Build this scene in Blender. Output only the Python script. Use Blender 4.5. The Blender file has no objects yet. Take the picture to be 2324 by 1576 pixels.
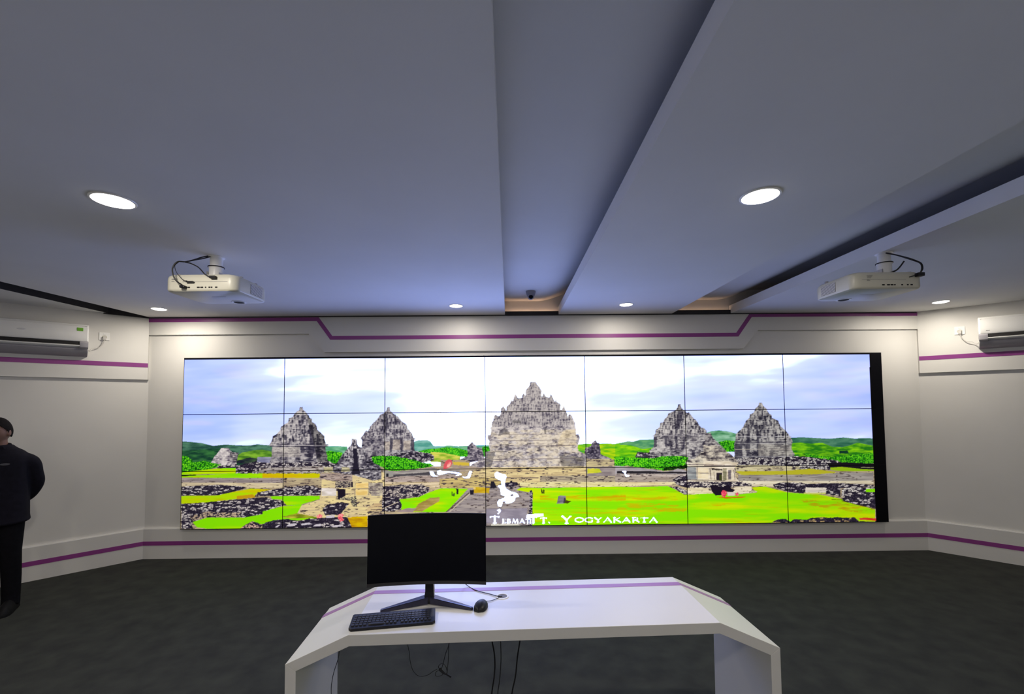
import bpy, bmesh, math, random
import numpy as np
from mathutils import Vector, Matrix

S = bpy.context.scene
COL = S.collection
# ------------------------------------------------------------------ camera
CAM_Z = 1.8217
cd = bpy.data.cameras.new('camera'); cam = bpy.data.objects.new('camera', cd); COL.objects.link(cam)
cd.sensor_width = 36; cd.lens = 1000/2324*36; cd.shift_y = 84/2324; cd.clip_start = .02
yaw, pitch, roll = .00757, .0438, -.00867
fw = Vector((math.sin(yaw)*math.cos(pitch), math.cos(yaw)*math.cos(pitch), math.sin(pitch)))
rt = Vector((math.cos(yaw), -math.sin(yaw), 0)); up = rt.cross(fw)
r2 = rt*math.cos(roll)+up*math.sin(roll); u2 = -rt*math.sin(roll)+up*math.cos(roll)
cam.matrix_world = Matrix(((r2.x, u2.x, -fw.x, 0), (r2.y, u2.y, -fw.y, 0), (r2.z, u2.z, -fw.z, CAM_Z), (0, 0, 0, 1)))
S.camera = cam
# ------------------------------------------------------------------ world, exposure
wd = bpy.data.worlds.new('world'); S.world = wd; wd.use_nodes = True
wd.node_tree.nodes['Background'].inputs[0].default_value = (.02, .022, .026, 1)
wd.node_tree.nodes['Background'].inputs[1].default_value = 1
S.view_settings.view_transform = 'Standard'; S.view_settings.look = 'None'
S.view_settings.gamma = 1; S.view_settings.use_curve_mapping = False
S.view_settings.exposure = 0.0
SCREEN_GAIN = 1.0         # luminance of the video wall
LAMP_W = 22.0             # power of each ceiling downlight
LAMP_COL = (1.0, .91, .78)
DOME_GLOW = 9.0
COVE = 9.0                # the two warm strips in the recess ends
# ------------------------------------------------------------------ the picture shown on the video wall
def make_painter():
 # ---- the picture shown on the video wall, painted procedurally ----
 def _hash(ix, iy, seed):
     h = (ix.astype(np.int64)*374761393 + iy.astype(np.int64)*668265263 + seed*1274126177) & 0xffffffff
     h = ((h ^ (h >> 13))*1274126177) & 0xffffffff
     return ((h ^ (h >> 16)) & 0xffff)/65535.0
 def vn(x, y, seed=0):
     ix = np.floor(x); iy = np.floor(y); fx = x-ix; fy = y-iy
     fx = fx*fx*(3-2*fx); fy = fy*fy*(3-2*fy)
     a = _hash(ix, iy, seed); b = _hash(ix+1, iy, seed); c = _hash(ix, iy+1, seed); d = _hash(ix+1, iy+1, seed)
     return (a*(1-fx)+b*fx)*(1-fy)+(c*(1-fx)+d*fx)*fy
 def fbm(x, y, seed=0, o=3):
     r = 0; a = .5; t = 0
     for k in range(o):
         r = r+a*vn(x*2**k, y*2**k, seed+k*17); t += a; a *= .5
     return r/t
 def inside(P, x, y):
     P = np.asarray(P, float); n = len(P); m = np.zeros(x.shape, bool); j = n-1
     for i in range(n):
         xi, yi = P[i]; xj, yj = P[j]
         if yi != yj:
             m ^= ((yi > y) != (yj > y)) & (x < (xj-xi)*(y-yi)/(yj-yi)+xi)
         j = i
     return m
 def worley(x, y, seed):
     ix = np.floor(x); iy = np.floor(y); best = np.full(x.shape, 9.); sec = np.full(x.shape, 9.); idv = np.zeros(x.shape)
     for dx in (-1, 0, 1):
         for dy in (-1, 0, 1):
             cx = ix+dx; cy = iy+dy
             d = (cx+.15+.7*_hash(cx, cy, seed)-x)**2+(cy+.15+.7*_hash(cx, cy, seed+5)-y)**2
             h = _hash(cx, cy, seed+9)
             c = d < best
             sec = np.where(c, best, np.minimum(sec, d)); idv = np.where(c, h, idv); best = np.where(c, d, best)
     return np.sqrt(best), np.sqrt(sec), idv
 def C(*c): return np.array(c, float)/255
 def mixc(a, b, t): return a+(b-a)*t[:, None]
 def ramp(v, stops, cols):
     return np.stack([np.interp(v, stops, [c[k] for c in cols]) for k in range(3)], 1)
 class Painter:
     def __init__(me, X, Y):
         me.X = X.ravel(); me.Y = Y.ravel(); me.c = np.zeros((me.X.size, 3))
         me.wx = (fbm(me.X/5, me.Y/4, 91)-.5); me.wy = (fbm(me.X/5, me.Y/4, 77)-.5)
     def mask(me, pts, warp=0):
         P = np.asarray(pts, float); m = warp+1
         i = np.nonzero((me.X > P[:, 0].min()-m) & (me.X < P[:, 0].max()+m) & (me.Y > P[:, 1].min()-m) & (me.Y < P[:, 1].max()+m))[0]
         x = me.X[i]; y = me.Y[i]
         if warp: k = inside(P, x+2*warp*me.wx[i], y+2*warp*me.wy[i])
         else: k = inside(P, x, y)
         return i[k]
     def within(me, q, pts, warp):  # the part of one shape that lies on another
         a = np.zeros(me.X.size, bool); a[me.mask(pts, warp)] = True; i = me.mask(q, 0)
         return i[a[i]]
     def fill(me, pts, tex, warp=0, **kw):
         i = me.mask(pts, warp)
         if len(i): me.c[i] = tex(me.X[i], me.Y[i], **kw) if callable(tex) else tex
     def line(me, pts, w, col):
         for (x0, y0), (x1, y1) in zip(pts[:-1], pts[1:]):
             i = np.nonzero((me.X > min(x0, x1)-w) & (me.X < max(x0, x1)+w) & (me.Y > min(y0, y1)-w) & (me.Y < max(y0, y1)+w))[0]
             x = me.X[i]-x0; y = me.Y[i]-y0; dx = x1-x0; dy = y1-y0; L = dx*dx+dy*dy+1e-9
             t = np.clip((x*dx+y*dy)/L, 0, 1); d = np.hypot(x-t*dx, y-t*dy)
             me.c[i[d < w/2]] = col
 def flat(x, y, a, b=None, sx=30, sy=3, seed=1):
     n = fbm(x/sx, y/sy, seed); b = a if b is None else b
     return mixc(a, b, np.clip((n-.3)*2.2, 0, 1))
 # a temple front of stacked stone courses: light blocks, dark joints, dark niches
 def stone(x, y, lo=C(48,44,58), mid=C(120,112,118), hi=C(205,196,190), course=3.1, block=7, seed=3, dark=.5, warm=0, tier=0, per=9, cut=0):
     yy = y/course+.35*vn(x/14, y/9, seed+3); r = np.floor(yy)
     bx = x/block+.5*(r % 2)+.6*vn(x/20, r, seed+8); f = bx-np.floor(bx)
     tone = _hash(np.floor(bx), r, seed); n = fbm(x/4, y/2.6, seed+2)
     big = fbm(x/13, y/10, seed+21)
     v = .37+.40*(tone-.3)+.55*(n-.35)+1.0*(big-dark)
     fy = yy-r
     if tier:      # rows of small bell-shaped finials with deep gaps between them
         ty = y/tier+.35*vn(x/12, y/14, seed+31); tr = np.floor(ty); tf = ty-tr
         px = x/per+.5*(tr % 2)+.9*vn(x/9, tr, seed+33); ci = np.floor(px); pf = np.abs(px-ci-.5)*2
         rj = _hash(ci, tr, seed+35)
         bell = np.clip((1.2-pf-.45*(1-tf)+.5*(rj-.5))*2.0, 0, 1)
         w = np.clip((cut-y)/8, 0, 1)
         v = v+w*(-.20*v+(.06+.26*bell-.24*(1-bell)+.13*(tf > .84)*(rj > .3)-.16*((tf > .70) & (tf < .80)))*(.5+.8*rj))
     v = v-.30*(fy > .76)-.10*(f < .12)+.1*(fy < .3)
     v = np.clip(v, 0, 1)
     c = ramp(v, [0, .18, .45, .75, 1], [lo*.7, lo, mid, hi*.93, hi])
     if warm: c = c*(1+warm*np.array([.10, .04, -.18]))
     return np.clip(c, 0, 1)
 # heaps of tumbled dark stones catching light
 def rubble(x, y, s=1., seed=5, cover=.5, hi=C(214,204,200)):
     a, b, idv = worley(x/(8.5*s)+.8*vn(x/7, y/4, seed), y/(2.9*s)+.6*vn(x/9, y/5, seed+1), seed)
     v = (b-a); n = vn(x/2.4, y/1.5, seed+4)
     t = (v > .16) & (idv > 1-cover) & (n+.25*idv > .42)
     c = np.where((n > .72)[:, None], C(78,70,84), C(36,30,46))
     h = mixc(hi*.78, hi, np.clip(n*1.3, 0, 1))
     return np.where(t[:, None], h, c)
 def tier(x, y, a=C(196,178,140), b=C(140,122,104), seed=7, joint=.35):
     n = fbm(x/26, y/1.7, seed); m = fbm(x/9, y/2.2, seed+4)
     c = mixc(a, b, np.clip((n-.35)*2.4, 0, 1)); c[m < joint] = C(92,78,74)
     c[m < joint-.1] = C(48,40,52)
     return c
 def leaf(x, y, s=1., lo=C(14,92,14), mid=C(60,176,20), hi=C(150,240,30), seed=9):
     a, b, idv = worley(x/(4.6*s), y/(3.2*s), seed); n = fbm(x/11, y/7, seed+3)
     v = np.clip(.95-a*1.05+.5*(n-.5)+.2*(idv-.5), 0, 1)
     return ramp(v, [0, .3, .6, 1], [lo*.6, lo, mid, hi])
 def hill(x, y, lo=C(34,86,62), hi=C(88,150,90), seed=11):
     n = fbm(x/17, y/4.4, seed, 4)
     return mixc(lo, hi, np.clip((n-.28)*2.3, 0, 1))
 def lawn(x, y, a=C(134,226,0), b=C(206,226,0), seed=13, o=0):
     n = fbm(x/90, y/9, seed); m = fbm(x/50, y/4, seed+5)
     c = mixc(a, b, np.clip((n-.42)*2.4+o, 0, 1))
     return mixc(c, C(206,160,0), np.clip((m-.68)*2.4+o*.3, 0, .6))
 def T(x0, y0, k, pts): return [(x0+a/k, y0+b/k) for a, b in pts]
 K = 5.083; M = 4.379
 def A(*p): return T(400, 900, K, p)
 def B(*p): return T(600, 900, K, p)
 def D(*p): return T(800, 900, K, p)
 def E(*p): return T(1000, 850, M, p)
 def F(*p): return T(1180, 850, M, p)
 def G(*p): return T(1400, 900, K, p)
 def H(*p): return T(1600, 900, K, p)
 def J(*p): return T(1800, 900, K, p)
 GL = {  # strokes of the capitals used in the caption, on a 0..1 box: (points, weight)
  'T': [([(0,.04),(1,.04)],.5),([(.5,0),(.5,1)],1),([(.3,.97),(.7,.97)],.4),([(.02,.0),(.02,.18)],.4),([(.98,.0),(.98,.18)],.4)],
  'E': [([(.2,0),(.2,1)],1),([(.05,.03),(.85,.03)],.5),([(.2,.5),(.7,.5)],.5),([(.05,.97),(.9,.97)],.5),([(.85,0),(.85,.18)],.4),([(.9,.8),(.9,1)],.4)],
  'R': [([(.2,0),(.2,1)],1),([(.05,.03),(.6,.03),(.78,.14),(.78,.38),(.6,.5),(.2,.5)],.6),([(.5,.5),(.98,1)],.9),([(.05,.97),(.38,.97)],.4)],
  'B': [([(.2,0),(.2,1)],1),([(.05,.03),(.6,.03),(.75,.14),(.75,.38),(.6,.48),(.2,.48)],.6),([(.6,.48),(.85,.6),(.85,.85),(.65,.97),(.05,.97)],.7)],
  'M': [([(.08,1),(.22,.02)],.6),([(.22,.02),(.5,.85)],1),([(.5,.85),(.8,.02)],.6),([(.8,.02),(.94,1)],1)],
  'A': [([(.08,1),(.5,0)],.55),([(.5,0),(.92,1)],1),([(.26,.66),(.76,.66)],.45),([(0,.98),(.2,.98)],.4),([(.8,.98),(1,.98)],.4)],
  'Y': [([(.06,0),(.5,.52)],1),([(.94,0),(.5,.52)],.6),([(.5,.5),(.5,1)],1),([(.32,.98),(.68,.98)],.4),([(0,.02),(.22,.02)],.4),([(.8,.02),(1,.02)],.4)],
  'O': [([(.5,0),(.2,.1),(.03,.35),(.03,.65),(.2,.9),(.5,1),(.8,.9),(.97,.65),(.97,.35),(.8,.1),(.5,0)],.8)],
  'G': [([(.92,.16),(.7,.02),(.42,0),(.15,.14),(.02,.38),(.02,.65),(.16,.88),(.45,1),(.75,.97),(.9,.88)],.8),([(.9,.56),(.9,.92)],.9),([(.7,.56),(1,.56)],.4)],
  'K': [([(.15,0),(.15,1)],1),([(.85,.02),(.2,.5)],.55),([(.32,.42),(.98,1)],1),([(0,.98),(.3,.98)],.4),([(0,.02),(.3,.02)],.4)]}
 def paint(X, Y):
     p = Painter(X, Y); x, y = p.X, p.Y
     # sky
     t = np.interp(x, [410, 520, 650, 760, 880, 1000, 1250, 1350, 1480, 1600, 1780, 1980], [.9, .8, .52, .34, .3, .02, .0, .2, .38, .55, .62, .74])
     n = fbm(x/170+y/60, y/30, 40, 3); n2 = fbm(x/80, y/30, 50)
     v = np.interp(y, [810, 850, 900, 960, 985, 1010], [-.16, -.12, .08, .20, .06, -.12])
     q = np.clip(t*.68+(n-.5)*.75*(.2+t)+v*(.3+t)+(n2-.5)*.3*t, 0, 1)
     p.c = ramp(q, [0, .3, .6, 1], [C(253,254,255), C(226,240,255), C(196,216,253), C(164,192,247)])
     vio = np.clip((fbm(x/90, y/16, 66)-.5)*1.4, 0, .35)*t; p.c = mixc(p.c, C(224,216,250), vio)
     # far hills
     dk = dict(lo=C(34,74,62), hi=C(84,132,104))
     p.fill(A((60,522),(160,524),(230,532),(300,540),(380,560),(430,572),(520,562),(580,557),(700,566),(860,568),(940,553),(1010,562),(1120,568),(1120,900),(60,900)), hill, **dk)
     p.fill(A((60,628),(200,618),(330,612),(500,602),(560,640),(700,660),(900,700),(900,800),(60,800)), hill, .5, lo=C(16,56,44), hi=C(58,120,62))
     p.fill(A((690,700),(760,650),(900,622),(1000,615),(1110,640),(1110,720),(900,760),(690,770)), hill, .4, lo=C(64,116,30), hi=C(134,184,50))
     p.fill(A((700,745),(850,705),(1020,730),(1110,700),(1110,770),(700,775)), hill, .8, lo=C(24,30,44), hi=C(70,96,60))
     p.fill(B((700,575),(840,572),(960,582),(960,700),(700,700)), hill, lo=C(72,150,104), hi=C(130,190,150))
     p.fill(B((700,640),(760,630),(900,650),(900,780),(700,780)), leaf, .6, seed=31)
     p.fill(D((700,530),(760,508),(860,504),(900,520),(935,572),(1060,575),(1110,565),(1240,578),(1240,640),(700,640)), hill, .3, lo=C(78,150,136), hi=C(130,184,172))
     p.fill(E((0,722),(70,706),(160,716),(250,710),(400,704),(500,706),(500,760),(0,760)), hill, lo=C(90,160,140), hi=C(120,180,130))
     p.fill(E((0,735),(60,725),(180,735),(270,760),(400,760),(420,720),(500,716),(500,820),(0,820)), leaf, .5, s=.8, lo=C(20,120,20))
     p.fill(D((740,640),(860,610),(1080,595),(1240,612),(1240,700),(1050,690),(940,670)), leaf, .5, s=.8, lo=C(20,120,20), mid=C(70,190,30))
     p.fill(D((900,640),(1050,650),(1240,690),(1240,760),(900,760)), hill, .5, lo=C(130,170,40), hi=C(214,206,90))
     p.fill(F((570,700),(660,688),(740,695),(840,686),(940,692),(1051,672),(1051,900),(570,900)), hill, lo=C(70,160,50), hi=C(150,204,20))
     p.fill(F((780,705),(900,700),(1051,705),(1051,860),(780,860)), hill, .4, lo=C(90,176,20), hi=C(190,214,10))
     p.fill(G((30,548),(120,520),(190,524),(260,503),(430,498),(430,660),(30,660)), hill, lo=C(52,124,92), hi=C(110,170,110))
     p.fill(G((-20,555),(160,565),(300,610),(420,590),(420,720),(-20,720)), hill, .4, lo=C(60,160,20), hi=C(150,214,10))
     p.fill(G((1030,420),(1090,402),(1180,394),(1240,400),(1240,640),(1030,640)), hill, lo=C(60,130,80), hi=C(140,190,150))
     p.fill(H((20,420),(70,402),(150,394),(240,400),(300,412),(370,436),(370,640),(20,640)), hill, lo=C(70,136,90), hi=C(150,196,164))
     p.fill(H((150,530),(250,505),(350,520),(350,640),(250,640)), leaf, .8, seed=33)
     p.fill(J((-170,480),(0,478),(100,472),(250,481),(420,489),(580,475),(700,487),(870,483),(940,488),(940,760),(-170,760)), hill, lo=C(40,98,76), hi=C(84,138,108))
     p.fill(J((-200,590),(-120,545),(0,540),(80,532),(200,546),(330,536),(450,582),(560,588),(640,570),(740,535),(940,575),(940,760),(-200,760)), hill, .3, lo=C(34,120,22), hi=C(142,214,16))
     p.fill(J((530,630),(620,625),(640,655),(530,660)), C(16,60,40), 1)
     p.fill(J((80,655),(200,670),(420,700),(560,690),(940,650),(940,790),(300,760)), leaf, .8, s=.9, seed=35)
     # ground base under everything
     gy = 900+840/K
     p.fill([(405,1063),(1990,1052),(1990,1210),(405,1210)], tier)
     # left bushes and small temple
     p.fill(A((400,770),(440,700),(470,660),(520,600),(600,598),(640,640),(720,660),(690,720),(700,800),(400,800)), stone, 1.5, seed=60, dark=.36, block=5, lo=C(90,80,100), mid=C(170,160,165), hi=C(232,222,218))
     p.fill(A((620,640),(720,650),(700,760),(620,740)), stone, 1, seed=61, dark=.62, block=5)
     p.fill(A((60,690),(130,690),(200,760),(330,745),(430,770),(520,790),(470,820),(350,850),(60,880)), leaf, 1.2, s=1.1, hi=C(170,250,30), seed=36)
     p.fill(A((60,880),(300,850),(480,832),(720,826),(700,890),(60,905)), lawn, seed=14)
     p.fill(A((60,905),(230,905),(240,925),(60,925)), C(16,40,4), .4)
     p.fill(A((60,925),(240,912),(700,888),(1240,884),(1240,940),(900,942),(300,945),(60,950)), lawn, .4, seed=15, o=.35)
     p.fill(B((-20,884),(640,884),(680,910),(620,942),(-20,940)), lawn, .3, seed=16, a=C(196,206,0), b=C(214,178,0), o=.4)
     p.fill(A((480,800),(700,780),(700,820),(480,830)), rubble, 1, seed=41, cover=.3)
     p.fill(A((60,938),(1240,945),(1240,1000),(60,995)), tier, .4, a=C(168,154,150), b=C(128,116,118), seed=17, joint=.3)
     p.fill(A((60,995),(1240,1000),(1240,1060),(60,1045)), tier, .4, a=C(222,206,168), b=C(190,170,140), seed=18, joint=.24)
     # temple 1
     p.fill(B((-330,800),(-280,790),(-100,750),(60,730),(700,720),(780,770),(880,780),(880,890),(-330,890)), rubble, 1.6, seed=42, cover=.55, s=.9)
     p.fill(B((-60,830),(700,800),(720,880),(-60,884)), tier, 1, seed=43, a=C(196,186,178), b=C(140,130,128), joint=.36)
     p.fill(B((-80,700),(100,700),(100,770),(-80,760)), hill, .6, lo=C(120,120,150), hi=C(170,170,190))
     t1 = B((410,120),(442,120),(446,150),(470,170),(488,200),(510,215),(520,245),(548,260),(552,300),(590,320),(606,350),(610,385),(650,420),(690,455),(697,505),(712,545),(740,560),(705,580),(712,640),(730,690),(725,760),(60,770),(85,680),(92,580),(55,565),(85,520),(100,460),(140,440),(180,400),(195,350),(235,320),(275,300),(283,250),(330,235),(352,195),(385,170),(405,155))
     p.fill(t1, stone, 1.0, tier=10.5, per=9.5, cut=1012, seed=3, dark=.5, block=8, lo=C(50,46,66), mid=C(126,120,128), hi=C(206,198,196))
     dkc = C(44,40,60)
     for q in (((520,330),(560,330),(585,580),(560,720),(520,720)), ((600,560),(640,560),(650,720),(600,720)), ((420,560),(465,570),(465,640),(420,640)), ((225,430),(260,460),(262,500),(225,500)), ((322,440),(345,470),(345,520),(318,510)), ((425,450),(445,480),(440,520),(425,520)), ((600,440),(630,440),(630,560),(600,560))):
         i = p.mask(B(*q), 1.6); p.c[i] = p.c[i]*.35+dkc*.6
     i = p.within(B((480,200),(660,300),(760,560),(725,760),(620,760),(560,500)), t1, 1); p.c[i] = p.c[i]*.68
     i = p.mask(B((92,585),(410,585),(410,700),(85,700)), .6); p.c[i] = np.clip(p.c[i]*.6+C(190,180,165)*.42, 0, 1)
     p.line(B((60,568),(740,568)), 1.2, C(190,182,184)); p.line(B((70,580),(730,580)), 1.3, dkc); p.line(B((95,655),(720,655)), .9, C(80,70,84))
     # temple 2 (behind small one)
     p.fill(D((100,640),(720,630),(900,660),(945,690),(940,740),(760,770),(60,800)), rubble, 1.4, seed=45, cover=.6, s=.8, hi=C(190,180,184))
     t2 = D((402,128),(430,128),(435,165),(460,190),(485,205),(500,230),(520,225),(560,280),(600,310),(628,335),(640,375),(690,430),(700,470),(730,485),(712,500),(718,640),(600,650),(200,690),(100,700),(110,510),(92,485),(130,440),(155,395),(182,405),(205,345),(250,300),(290,260),(320,215),(360,195),(395,165))
     p.fill(t2, stone, 1.2, tier=8, per=7, cut=1000, seed=23, dark=.52, block=5, course=2.8, lo=C(60,56,76), mid=C(128,120,128), hi=C(196,190,190))
     for q in (((375,520),(430,520),(430,620),(375,620)), ((470,500),(550,500),(548,620),(462,620)), ((590,510),(670,510),(670,620),(585,620))):
         i = p.mask(D(*q), 1); p.c[i] = np.clip(p.c[i]*.5+C(214,196,170)*.5, 0, 1)
     for q in (((432,480),(465,480),(462,640),(432,640)), ((556,490),(580,490),(580,640),(556,640)), ((230,645),(272,645),(272,685),(230,685)), ((672,500),(716,500),(716,620),(680,620)), ((350,200),(400,200),(420,330),(370,420)), ((480,210),(500,210),(520,330),(500,330))):
         i = p.mask(D(*q), 1.4); p.c[i] = p.c[i]*.4+C(48,44,62)*.5
     # main temple
     mt = E((890,74),(945,74),(960,100),(985,130),(1002,160),(1000,210),(1012,225),(1025,185),(1045,222),(1080,232),(1085,215),(1094,194),(1108,215),(1115,240),(1138,275),(1145,248),(1152,275),(1190,300),(1190,350),(1205,355),(1222,312),(1240,350),(1250,378),(1262,415),(1262,440),(1270,410),(1285,392),(1305,410),(1318,450),(1334,480),(1335,510),(1346,545),(1345,600),(1372,600),(1384,630),(1370,680),(1362,735),(1370,760),(1450,800),(1450,1080),(300,1080),(300,900),(440,830),(440,770),(490,760),(478,700),(484,660),(465,640),(470,610),(498,596),(500,560),(492,535),(505,520),(510,480),(525,455),(528,420),(545,402),(580,420),(598,390),(600,340),(622,316),(642,345),(650,370),(655,325),(690,290),(706,252),(722,270),(730,215),(746,195),(768,235),(808,235),(820,183),(842,215),(845,160),(870,130),(888,105))
     p.fill(mt, stone, .9, tier=8, per=7, cut=972, seed=73, dark=.34, block=6, course=2.6, lo=C(74,66,84), mid=C(142,134,140), hi=C(216,206,200))
     i = p.within(E((500,560),(1345,545),(1372,740),(1420,860),(1420,1080),(430,1080),(440,900),(500,740)), mt, .9)
     tone = fbm(p.X[i]/14, p.Y[i]/6, 88); w = np.clip((tone-.38)*2.6, 0, .45)[:, None]
     p.c[i] = p.c[i]*(1-w)+C(232,214,178)*w*np.clip(p.c[i].mean(1)/.62, .45, 1)[:, None]
     i = p.mask(E((300,930),(1450,915),(1450,1090),(300,1090)), .6)
     p.c[i] = tier(p.X[i], p.Y[i], a=C(226,206,150), b=C(182,158,118), seed=74, joint=.32)
     for q in (((580,560),(640,530),(684,570),(684,600),(580,605)), ((588,690),(602,690),(602,745),(588,745)), ((642,690),(678,690),(675,745),(645,745)), ((715,460),(800,462),(800,485),(715,485)), ((1034,530),(1052,530),(1048,600),(1030,595)), ((440,760),(545,770),(500,930),(440,920)), ((1180,800),(1440,830),(1420,930),(1200,910))):
         i = p.mask(E(*q), 1.8); p.c[i] = p.c[i]*.66+C(60,52,70)*.08
     i = p.mask(F((430,560),(545,555),(565,710),(370,720),(385,650)), 1); p.c[i] = p.c[i]*.72+C(232,204,140)*.28
     i = p.within(E((530,420),(700,290),(840,74),(1000,74),(1190,300),(1340,500),(510,520)), mt, .9); p.c[i] = p.c[i]*.86+C(60,54,80)*.06
     for yy in (600, 660, 715, 845): p.line(E((520,yy),(1330,yy-8)), .8, C(110,98,104))
     p.line(E((548,770),(660,770)), 1.2, dkc); p.line(E((300,945),(440,940)), 1.2, C(150,130,110)); p.line(E((640,1030),(970,1028)), 1.6, C(96,80,84))
     # side chapels
     for f, pts, sd in ((E, ((315,668),(330,690),(352,708),(360,730),(412,730),(425,790),(440,850),(280,880),(180,850),(270,810),(266,720),(290,695)), 75), (F, ((748,652),(770,680),(790,690),(800,760),(800,790),(860,820),(930,850),(660,860),(640,780),(650,730),(705,715),(712,690)), 76)):
         p.fill(f(*pts), stone, 1, seed=sd, dark=.56, block=4, lo=C(52,46,66), mid=C(112,104,116), hi=C(190,180,184))
     p.fill(E((0,850),(180,850),(290,860),(290,1040),(0,1040)), tier, .5, a=C(186,166,120), b=C(150,134,128), seed=77, joint=.3)
     p.fill(E((120,870),(285,880),(280,910),(130,900)), C(206,178,60), 1)
     p.fill(E((0,925),(340,915),(420,935),(300,960),(0,965)), hill, .5, lo=C(140,122,122), hi=C(186,168,140))
     p.fill(F((660,840),(940,845),(940,920),(660,920)), tier, .5, a=C(206,190,140), b=C(160,144,120), seed=78)
     p.fill(F((660,920),(940,915),(1051,925),(1051,1010),(660,1010)), hill, .3, lo=C(124,112,114), hi=C(160,148,146))
     p.fill(F((668,935),(790,940),(810,975),(670,990)), hill, 1, lo=C(170,190,30), hi=C(214,206,60))
     p.fill(F((200,1010),(1051,1010),(1051,1075),(200,1075)), tier, .4, a=C(190,176,144), b=C(140,126,112), seed=79, joint=.38)
     p.fill(F((0,1070),(1051,1070),(1051,1116),(660,1120),(130,1122),(0,1110)), tier, .5, a=C(232,222,170), b=C(206,190,130), seed=80, joint=.3)
     # temple behind right
     p.fill(G((210,700),(240,640),(320,650),(420,640),(800,640),(800,720),(210,720)), rubble, 1, seed=46, cover=.5, s=.8)
     t4 = G((703,92),(735,92),(738,125),(770,158),(790,180),(812,195),(830,182),(870,240),(920,280),(950,330),(975,365),(1000,362),(1028,395),(1040,425),(1085,420),(1100,470),(1160,530),(1220,580),(1220,760),(800,780),(790,690),(380,690),(380,620),(425,580),(425,470),(415,455),(445,430),(445,395),(495,350),(500,300),(535,300),(545,260),(580,235),(590,200),(640,175),(672,165),(698,130))
     p.fill(t4, stone, 1.1, tier=8.5, per=7.5, cut=992, seed=25, dark=.47, block=6, course=2.8, lo=C(46,42,60), mid=C(126,120,124), hi=C(206,200,196))
     for q in (((425,470),(462,460),(460,580),(425,590)), ((540,455),(580,455),(578,580),(556,580)), ((660,455),(700,455),(698,580),(676,580)), ((700,170),(750,170),(755,260),(720,345),(690,430),(670,430)), ((800,530),(830,530),(830,560),(800,560)), ((975,560),(1040,480),(1030,420),(1060,450),(1080,560)), ((860,620),(900,620),(895,700),(862,700)), ((760,510),(785,510),(780,600),(765,600))):
         i = p.mask(G(*q), 1.5); p.c[i] = p.c[i]*.36+C(40,36,54)*.6
     p.line(G((415,458),(1030,440)), 1, C(176,170,174))
     # temple far right
     p.fill(H((300,700),(1000,690),(1220,700),(1500,740),(1620,770),(1620,850),(1220,840),(340,860)), rubble, 1.5, seed=47, cover=.66, s=.95, hi=C(220,214,206))
     t5 = H((622,72),(655,72),(662,100),(700,135),(730,190),(765,215),(772,250),(840,280),(870,345),(915,385),(960,430),(985,470),(1010,520),(990,600),(1030,660),(1020,700),(340,720),(335,540),(345,520),(355,440),(400,390),(440,355),(465,290),(510,250),(515,210),(555,190),(580,145),(615,105))
     p.fill(t5, stone, 1.0, tier=10.5, per=9, cut=1004, seed=27, dark=.5, block=7, course=2.9, lo=C(44,42,58), mid=C(112,108,112), hi=C(192,188,184))
     for q in (((490,370),(515,370),(520,600),(480,720),(470,600)), ((595,400),(625,400),(625,700),(595,700)), ((650,150),(665,150),(665,260),(650,260)), ((535,280),(560,280),(560,350),(530,350)), ((745,290),(770,290),(770,345),(745,345)), ((700,290),(715,290),(715,345),(700,345)), ((800,410),(825,410),(825,490),(800,490)), ((885,410),(910,410),(910,480),(885,480)), ((345,540),(430,540),(430,720),(345,720)), ((745,630),(780,630),(780,680),(745,680)), ((920,560),(975,565),(970,590),(920,588))):
         i = p.mask(H(*q), 1.5); p.c[i] = p.c[i]*.38+C(36,34,50)*.6
     i = p.mask(H((610,550),(1000,560),(1010,690),(610,690)), 1); p.c[i] = p.c[i]*.6+C(190,182,166)*.36
     for yy, cc in ((465, C(190,186,190)), (530, dkc), (545, C(170,166,166)), (612, C(170,160,150)), (695, C(180,176,180))): p.line(H((345,yy),(1000,yy-2)), 1, cc)
     # right-hand terraces
     p.fill(H((340,800),(520,790),(1100,810),(1060,860),(360,870)), tier, .8, a=C(214,204,160), b=C(170,158,130), seed=81)
     p.fill(H((350,865),(900,862),(1220,835),(1500,870),(1500,895),(1220,900),(420,908)), lawn, .5, a=C(186,180,40), b=C(196,190,70), seed=82)
     p.fill(J((380,770),(600,760),(940,780),(940,850),(600,850),(430,830)), C(22,18,26), .8)
     p.fill(J((425,822),(560,812),(800,840),(940,845),(940,862),(560,864),(430,850)), lawn, .4, a=C(150,190,20), b=C(190,200,40), seed=83)
     p.fill(J((780,815),(940,818),(940,824),(780,824)), C(160,160,120), .4)
     p.fill(H((380,908),(1220,904),(1620,875),(1940,880),(1940,975),(1220,978),(380,975)), tier, .4, a=C(172,164,156), b=C(128,120,116), seed=84, joint=.27)
     p.fill(H((400,976),(1220,980),(1940,972),(1940,1010),(1300,1000),(780,1040),(400,1030)), tier, .4, a=C(236,226,200), b=C(206,192,160), seed=85, joint=.2)
     # green bushes in front
     p.fill(D((220,700),(300,688),(500,690),(560,705),(700,730),(800,765),(900,775),(945,800),(850,820),(800,830),(620,850),(450,860),(370,845),(350,815),(270,790),(235,750)), leaf, 1.0, seed=37)
     p.fill(F((940,840),(990,838),(1051,850),(1051,915),(960,915),(938,900)), leaf, .8, seed=38)
     p.fill(G((-30,700),(200,705),(420,715),(520,695),(700,688),(820,700),(810,830),(640,850),(540,860),(430,835),(240,822),(120,800),(-30,800)), leaf, 1.0, seed=39, mid=C(70,190,20))
     i = p.mask(G((540,860),(640,852),(810,830),(800,790),(640,810),(540,830)), 2); p.c[i] *= .35
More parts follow.
